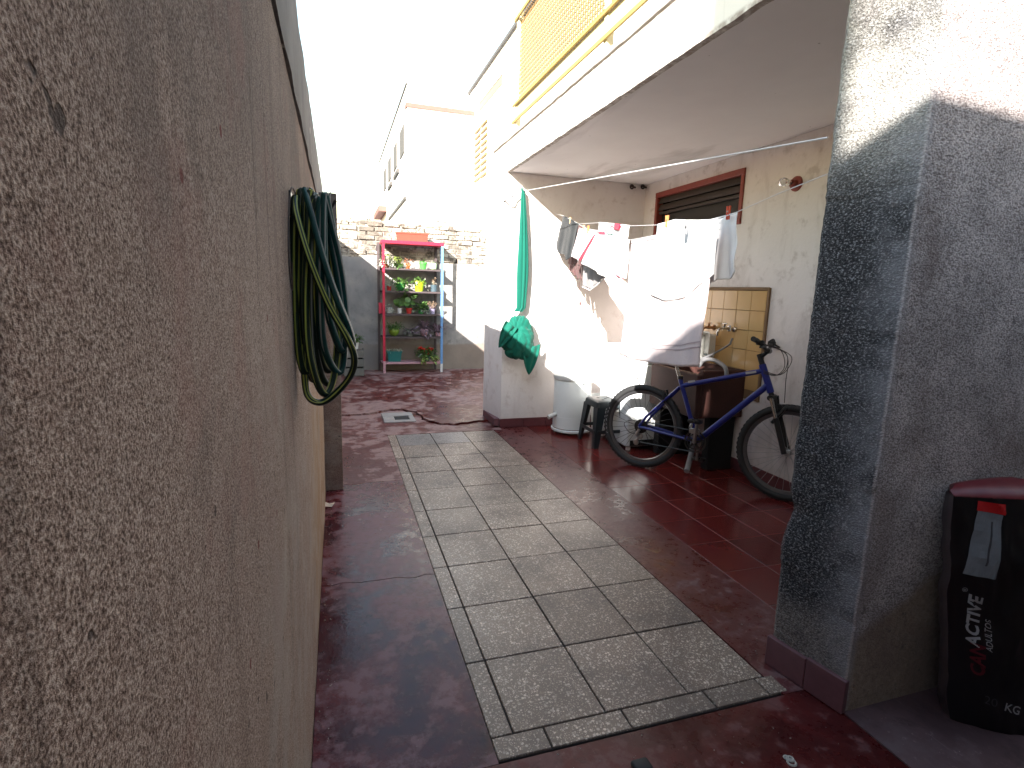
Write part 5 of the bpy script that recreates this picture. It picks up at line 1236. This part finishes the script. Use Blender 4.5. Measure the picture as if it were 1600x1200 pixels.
for s_ in (-1, 1):
    p = CRN + Vector((0.006, s_ * .062, 0)); e = FH + Vector((-.01, s_ * .062, .0)); fk.tube([p.lerp(e, .36), e], .0185, 12)
fk.tube([CRN + Vector((.03, -.062, -.17)), CRN + Vector((.09, -.05, -.07)), CRN + Vector((.1, 0, -.045)), CRN + Vector((.09, .05, -.07)), CRN + Vector((.03, .062, -.17))], .012, 8)
fo = bp(fk, 'fork', 'blackm')
for s_ in (-1, 1):
    p = CRN + Vector((0.006, s_ * .062, 0)); e = FH + Vector((-.01, s_ * .062, .0)); bp(MB().tube([p, p.lerp(e, .38)], .014, 12), 'stanchion', 'chrome', fo)
up = -fd; ST = HT + up * .05; CL = ST + Vector((.055, 0, .032)) + up * .02
sm_ = MB(); sm_.tube([HT, ST + up * .025], .019, 12); sm_.tube([ST, CL], .014, 10); sm_.tube([CL + Vector((0, -.03, 0)), CL + Vector((0, .03, 0))], .02, 12); bp(sm_, 'stem', 'blackm')
bars = smooth_path([CL + Vector((-.035, -.28, .075)), CL + Vector((-.03, -.19, .062)), CL + Vector((-.01, -.08, .02)), CL, CL + Vector((-.01, .08, .02)), CL + Vector((-.03, .19, .062)), CL + Vector((-.035, .28, .075))], 5)
hb_ = bp(MB().tube(bars, .0115, 10), 'handlebar', 'blackm')
for s_ in (-1, 1):
    a, b_ = CL + Vector((-.036, s_ * .29, .076)), CL + Vector((-.031, s_ * .19, .063))
    bp(MB().tube([a, a.lerp(b_, .1), a.lerp(b_, .5), b_], [.018, .0165, .0175, .0165], 12), 'grip', 'rubber', hb_)
    c = CL + Vector((-.025, s_ * .165, .055)); lv = MB(); lv.box(c + Vector((-.02, -.02, -.018)), c + Vector((.03, .02, .016)), .006); lv.tube([c + Vector((.02, 0, -.005)), c + Vector((.05, s_ * .03, -.025)), c + Vector((.035, s_ * .12, -.03))], .0065, 8)
    bp(lv, 'brake_lever', 'blackm', hb_)
cb_ = MB()
for k in range(3):
    y = -.15 + k * .12
    cb_.tube(smooth_path([CL + Vector((-.02, y, .045)), CL + Vector((.10 + .015 * k, y * .9, .02 - .02 * k)), CL + Vector((.13, y * .5, -.09 - .01 * k)), CL + Vector((.08, y * .3, -.16)), HT + Vector((.02, -.03, -.06 + .01 * k))], 6), .0027, 5, False)
cb_.tube(smooth_path([CL + Vector((-.02, -.16, .045)), CL + Vector((.14, -.12, -.01)), CL + Vector((.15, -.08, -.2)), CRN + Vector((.09, -.05, -.02))], 7), .0027, 5, False)
bp(cb_, 'cables', 'cable')
for (c, sg) in ((SC.lerp(RH, .36), 0), (CRN + Vector((.045, 0, -.055)), 1)):
    br = MB()
    for s_ in (-1, 1): br.tube([c + Vector((0, s_ * .036, -.03)), c + Vector((-.012, s_ * .04, .03)), c + Vector((-.018, s_ * .03, .07))], .008, 8); br.box(c + Vector((-.03, s_ * .028 - .006, .0)), c + Vector((.03, s_ * .028 + .006, .014)), .003)
    br.tube([c + Vector((-.018, -.035, .068)), c + Vector((-.018, .035, .068))], .003, 6); bp(br, 'brake', 'blackm')
ck = MB(); ck.lathe([(.072, -.046), (.083, -.046), (.083, -.042), (.072, -.042), (.072, -.046)], BB, 40, 'y', False); ck.lathe([(.05, -.055), (.06, -.055), (.06, -.051), (.05, -.051), (.05, -.055)], BB, 32, 'y', False)
for k in range(5):
    a = 2 * math.pi * k / 5 + .3; ck.box((0, -.052, -.008), (.062, -.044, .008), 0, 1, Matrix.Translation(BB) @ Matrix.Rotation(-a, 4, 'Y'))
cko = bp(ck, 'chainring', 'chainm')
cr_ = MB(); cr_.tube([BB + Vector((0, -.062, 0)), BB + Vector((.012, -.075, .165))], [.014, .010], 10); cr_.tube([BB + Vector((0, .062, 0)), BB + Vector((-.012, .075, -.165))], [.014, .010], 10); cr_.tube([BB + Vector((0, -.07, 0)), BB + Vector((0, .07, 0))], .013, 10); cro = bp(cr_, 'crank', 'steel')
for (s_, p) in ((-1, BB + Vector((.012, -.125, .165))), (1, BB + Vector((-.012, .125, -.165)))):
    pd = MB(); pd.box(p + Vector((-.045, -.038, -.012)), p + Vector((.045, -.026, .012)), .003); pd.box(p + Vector((-.045, .026, -.012)), p + Vector((.045, .038, .012)), .003); pd.box(p + Vector((-.047, -.025, -.011)), p + Vector((-.036, .025, .011)), .003); pd.box(p + Vector((.036, -.025, -.011)), p + Vector((.047, .025, .011)), .003); pd.tube([p + Vector((0, -.05, 0)), p + Vector((0, .05, 0))], .009, 8); bp(pd, 'pedal', 'blackm', cro)
cs = MB()
for k in range(6): r = .026 + k * .006; cs.lathe([(r - .004, -.048 + k * .0045), (r, -.0475 + k * .0045), (r, -.0455 + k * .0045), (r - .004, -.045 + k * .0045)], RH, 28, 'y')
bp(cs, 'cassette', 'chainm')
chn = MB(); chn.tube([BB + Vector((0, -.043, .08)), RH + Vector((0, -.036, .045))], .0045, 6); chn.tube([BB + Vector((0, -.043, -.08)), RH + Vector((.01, -.04, -.125))], .0045, 6); bp(chn, 'chain', 'chainm')
rd = MB(); rd.tube([RH + Vector((.004, -.06, -.02)), RH + Vector((-.012, -.07, -.065)), RH + Vector((.0, -.055, -.075))], .013, 8); rd.lathe([(.022, -.048), (.024, -.045), (.024, -.041), (.022, -.038)], RH + Vector((.012, 0, -.075)), 16, 'y'); rd.lathe([(.022, -.048), (.024, -.045), (.024, -.041), (.022, -.038)], RH + Vector((-.02, 0, -.13)), 16, 'y'); rd.tube([RH + Vector((.012, -.052, -.075)), RH + Vector((-.02, -.052, -.13))], .008, 8); bp(rd, 'rear_derailleur', 'steel')
fdl = MB(); fdl.box(BB + Vector((-.05, -.058, .06)), BB + Vector((.03, -.038, .10)), .004); fdl.tube([BB.lerp(SC, .3), BB.lerp(SC, .3) + Vector((.0, -.04, -.03))], .012, 8); bp(fdl, 'front_derailleur', 'steel')
bp(MB().tube(smooth_path([RH + Vector((.10, -.06, .02)), RH + Vector((-.04, -.09, .05)), RH + Vector((-.12, -.08, .01)), RH + Vector((-.08, -.07, -.05)), RH + Vector((-.02, -.07, -.06))], 6), .0025, 5, False), 'gear_cable', 'cable')

# ------------------------------------------------------------------ dog food bag, bottom right
bgx = thing('pet_food_bag', 'black and red pet food sack with white lettering standing against the right wall', 'bag', (2.05, 1.06, 0.007))
BX0, BX1, BH = 1.835, 2.24, 0.775
def bag_pt(u, t):                                         # front surface: u across 0..1, t up 0..1
    bulge = math.sin(math.pi * min(1, max(0, u))) ** 0.6
    z = 0.008 + t * BH
    x = BX0 + (BX1 - BX0) * u + (0.5 - u) * (0.04 * (1 - math.sin(math.pi * min(1, .12 + t * .8)))) + 0.0
    y = 1.085 - 0.12 * u - 0.055 * bulge * (1 - 0.75 * t ** 2) + 0.055 * t
    w = 0.010 * mnoise.noise(Vector((u * 4, t * 5, 3))) + 0.010 * abs(mnoise.noise(Vector((u * 7 + t * 5, t * 6 - u * 3, 8)))) ** .7
    x += 0.085 * (1 - t) * (1 - u)
    return Vector((x, y + w, z))
nu, nv = 36, 44
v = [bag_pt(i / nu, j / nv) for j in range(nv + 1) for i in range(nu + 1)]
f = [(j * (nu + 1) + i, j * (nu + 1) + i + 1, (j + 1) * (nu + 1) + i + 1, (j + 1) * (nu + 1) + i) for j in range(nv) for i in range(nu)]
MB().add(v, f).build('bag_front', 'bag', bgx, 80)
# sides and back
v = []; f = []
for j in range(nv + 1):
    t = j / nv; a = bag_pt(0, t); b_ = bag_pt(1, t); yb = 1.185 + 0.012 * t
    v += [a, Vector((a.x + .012 + .004 * math.sin(j * .9), a.y + .035, a.z)), Vector((a.x + .085, yb, a.z)), Vector((b_.x, yb, b_.z)), b_]
for j in range(nv):
    for k in range(4): f.append((j * 5 + k + 1, j * 5 + k, (j + 1) * 5 + k, (j + 1) * 5 + k + 1))
f.append((0, 1, 2, 3, 4))
MB().add(v, f).build('bag_sides', 'bagside', bgx, 60)
# red folded top
v = []; f = []; n = 24
for i in range(n + 1):
    u = i / n; p = bag_pt(u, 1.0)
    yb = 1.195; h = 0.014 * math.sin(math.pi * min(1, u * 1.0)) ** .5
    q_ = p.x + .06 * (1 - u); v += [p + Vector((0, -.001, -.002)), p + Vector((0, .012, .012 + h * .3)), Vector((q_, (p.y + yb) / 2 + .01, p.z + .02 + h)), Vector((q_, yb, p.z + .012 + h * .6)), Vector((q_, yb, p.z - .02))]
for i in range(n):
    for k in range(4): f.append((i * 5 + k, (i + 1) * 5 + k, (i + 1) * 5 + k + 1, i * 5 + k + 1))
f += [(0, 1, 2, 3, 4), tuple(n * 5 + k for k in (4, 3, 2, 1, 0))]
MB().add(v, f).build('bag_top', 'bagred', bgx, 60)
def on_bag(p, off): u, t = p; q_ = bag_pt(u, t); return Vector((q_.x, q_.y - off, q_.z))
def to_ut(x, z): return ((x - BX0) / (BX1 - BX0), (z - .008) / BH)
def patch(name, mat, corners, off=.003, n=10):
    v = []; f = []; A, B, C, D = [Vector((*c, 0)) for c in corners]
    for j in range(n + 1):
        for i in range(n + 1):
            p = A.lerp(B, i / n).lerp(D.lerp(C, i / n), j / n); v.append(on_bag((p.x, p.y), off))
    for j in range(n):
        for i in range(n): f.append((j * (n + 1) + i, j * (n + 1) + i + 1, (j + 1) * (n + 1) + i + 1, (j + 1) * (n + 1) + i))
    return MB().add(v, f).build(name, mat, bgx)
def letters(name, body, size, u0, t0, ang, mat, off=.0035, bold=0.0, shear=0.0, sx=1.0):
    cu = bpy.data.curves.new('lettering', 'FONT'); cu.body = body; cu.size = size; cu.resolution_u = 3; cu.offset = bold; cu.shear = shear
    ob = bpy.data.objects.new('lettering', cu); COL.objects.link(ob)
    dg = bpy.context.evaluated_depsgraph_get(); me = bpy.data.meshes.new_from_object(ob.evaluated_get(dg))
    bpy.data.objects.remove(ob); bpy.data.curves.remove(cu)
    bm_ = bmesh.new(); bm_.from_mesh(me); bmesh.ops.triangulate(bm_, faces=bm_.faces[:])
    c, s_ = math.cos(ang), math.sin(ang); W_ = BX1 - BX0
    for v_ in bm_.verts:
        x, y = v_.co.x * sx, v_.co.y; X, Z = c * x - s_ * y, s_ * x + c * y
        v_.co = on_bag((u0 + X / W_, t0 + Z / BH), off)
    bm_.to_mesh(me); bm_.free(); me.name = name
    o = bpy.data.objects.new(name, me); COL.objects.link(o); me.materials.append(MT[mat]); adopt(o, bgx); return o
A_ = math.radians(88)
letters('lettering', 'ACTIVE', .051, .175, .365, A_, 'print_white', bold=.0016, shear=.2)
letters('lettering', '\u00ae', .020, .09, .60, A_, 'print_white')
letters('lettering', 'CAN', .051, .20, .235, A_, 'print_red', bold=.0016, shear=.2)
letters('lettering', 'ADULTOS', .023, .25, .355, A_, 'print_white', shear=.2)
letters('lettering', 'KG', .040, .35, .105, -.2, 'print_white', bold=.0004)
letters('lettering', '20', .040, .19, .125, -.2, 'print_dim')
patch('bottle_print', 'print_grey', [(.05, .68), (.29, .665), (.36, .93), (.17, .945)], .003)
patch('bottle_cap_print', 'print_cap', [(.16, .946), (.37, .931), (.38, .975), (.17, .985)], .0035)
patch('print_line', 'print_dim', [(.20, .72), (.215, .72), (.29, .90), (.275, .90)], .0042)
patch('red_panel', 'print_cap', [(.52, .28), (.75, .28), (.75, .46), (.52, .46)], .003)

# ------------------------------------------------------------------ small scraps
p = at_z(516, 790, .003); b = MB(); b.add([(p.x - .035, p.y - .01, .004), (p.x + .01, p.y - .03, .006), (p.x + .03, p.y + .015, .018), (p.x - .005, p.y + .03, .005), (p.x - .03, p.y + .03, .02)], [(0, 1, 2), (0, 2, 3), (0, 3, 4)])
o = b.build('paper_scrap', 'paper'); md = o.modifiers.new('t', 'SOLIDIFY'); md.thickness = .001; tag(o, 'small crumpled scrap of paper on the red floor by the wall pier', 'paper')
p = at_z(1237, 1192, .001); b = MB()
for (dx, dy, r) in ((0, 0, .012), (.006, .012, .009), (-.002, .020, .006)): b.torus((p.x + dx, p.y + dy, .002), r, .0035, 14, 5, 'z')
o = b.build('paint_drip', 'chalk', None, 60); tag(o, 'curled white paint drip on the front floor edge', 'paint drip')
p = at_z(1000, 1197, .003); b = MB().box((p.x - .03, p.y - .035, .002), (p.x + .028, p.y + .012, .022), .009, 2, None).build('rubber_scrap', 'rubber', None, 50); tag(o and b, 'black rubber scrap at the bottom edge of the floor', 'scrap')

# grit swept along the wall foot and the walkway edges
rg = random.Random(31); b = MB()
for i in range(420):
    k = rg.random()
    if k < .4: x, y = XL + .01 + abs(rg.gauss(0, .03)), rg.uniform(1.4, 3.7)
    elif k < .75: x, y = XW1 + .02 + abs(rg.gauss(0, .06)), rg.uniform(1.5, 5.0)
    else: x, y = rg.uniform(0.2, 1.9), rg.uniform(1.0, 1.33)
    if x > 1.58 and y < 1.5: continue
    r = rg.uniform(.0012, .0042); q = [Vector((rg.uniform(-r, r), rg.uniform(-r, r), 0)) for _ in range(3)]
    o_ = Vector((x, y, .0025)); b.add([o_ + q[0], o_ + q[1] + Vector((r, 0, 0)), o_ + q[2] + Vector((0, r, 0)), o_ + Vector((0, 0, r))], [(0, 1, 3), (1, 2, 3), (2, 0, 3), (2, 1, 0)])
o = b.build('grit', 'chalk'); tag(o, 'pale grit and paint flecks scattered along the floor edges', 'grit', kind='stuff')
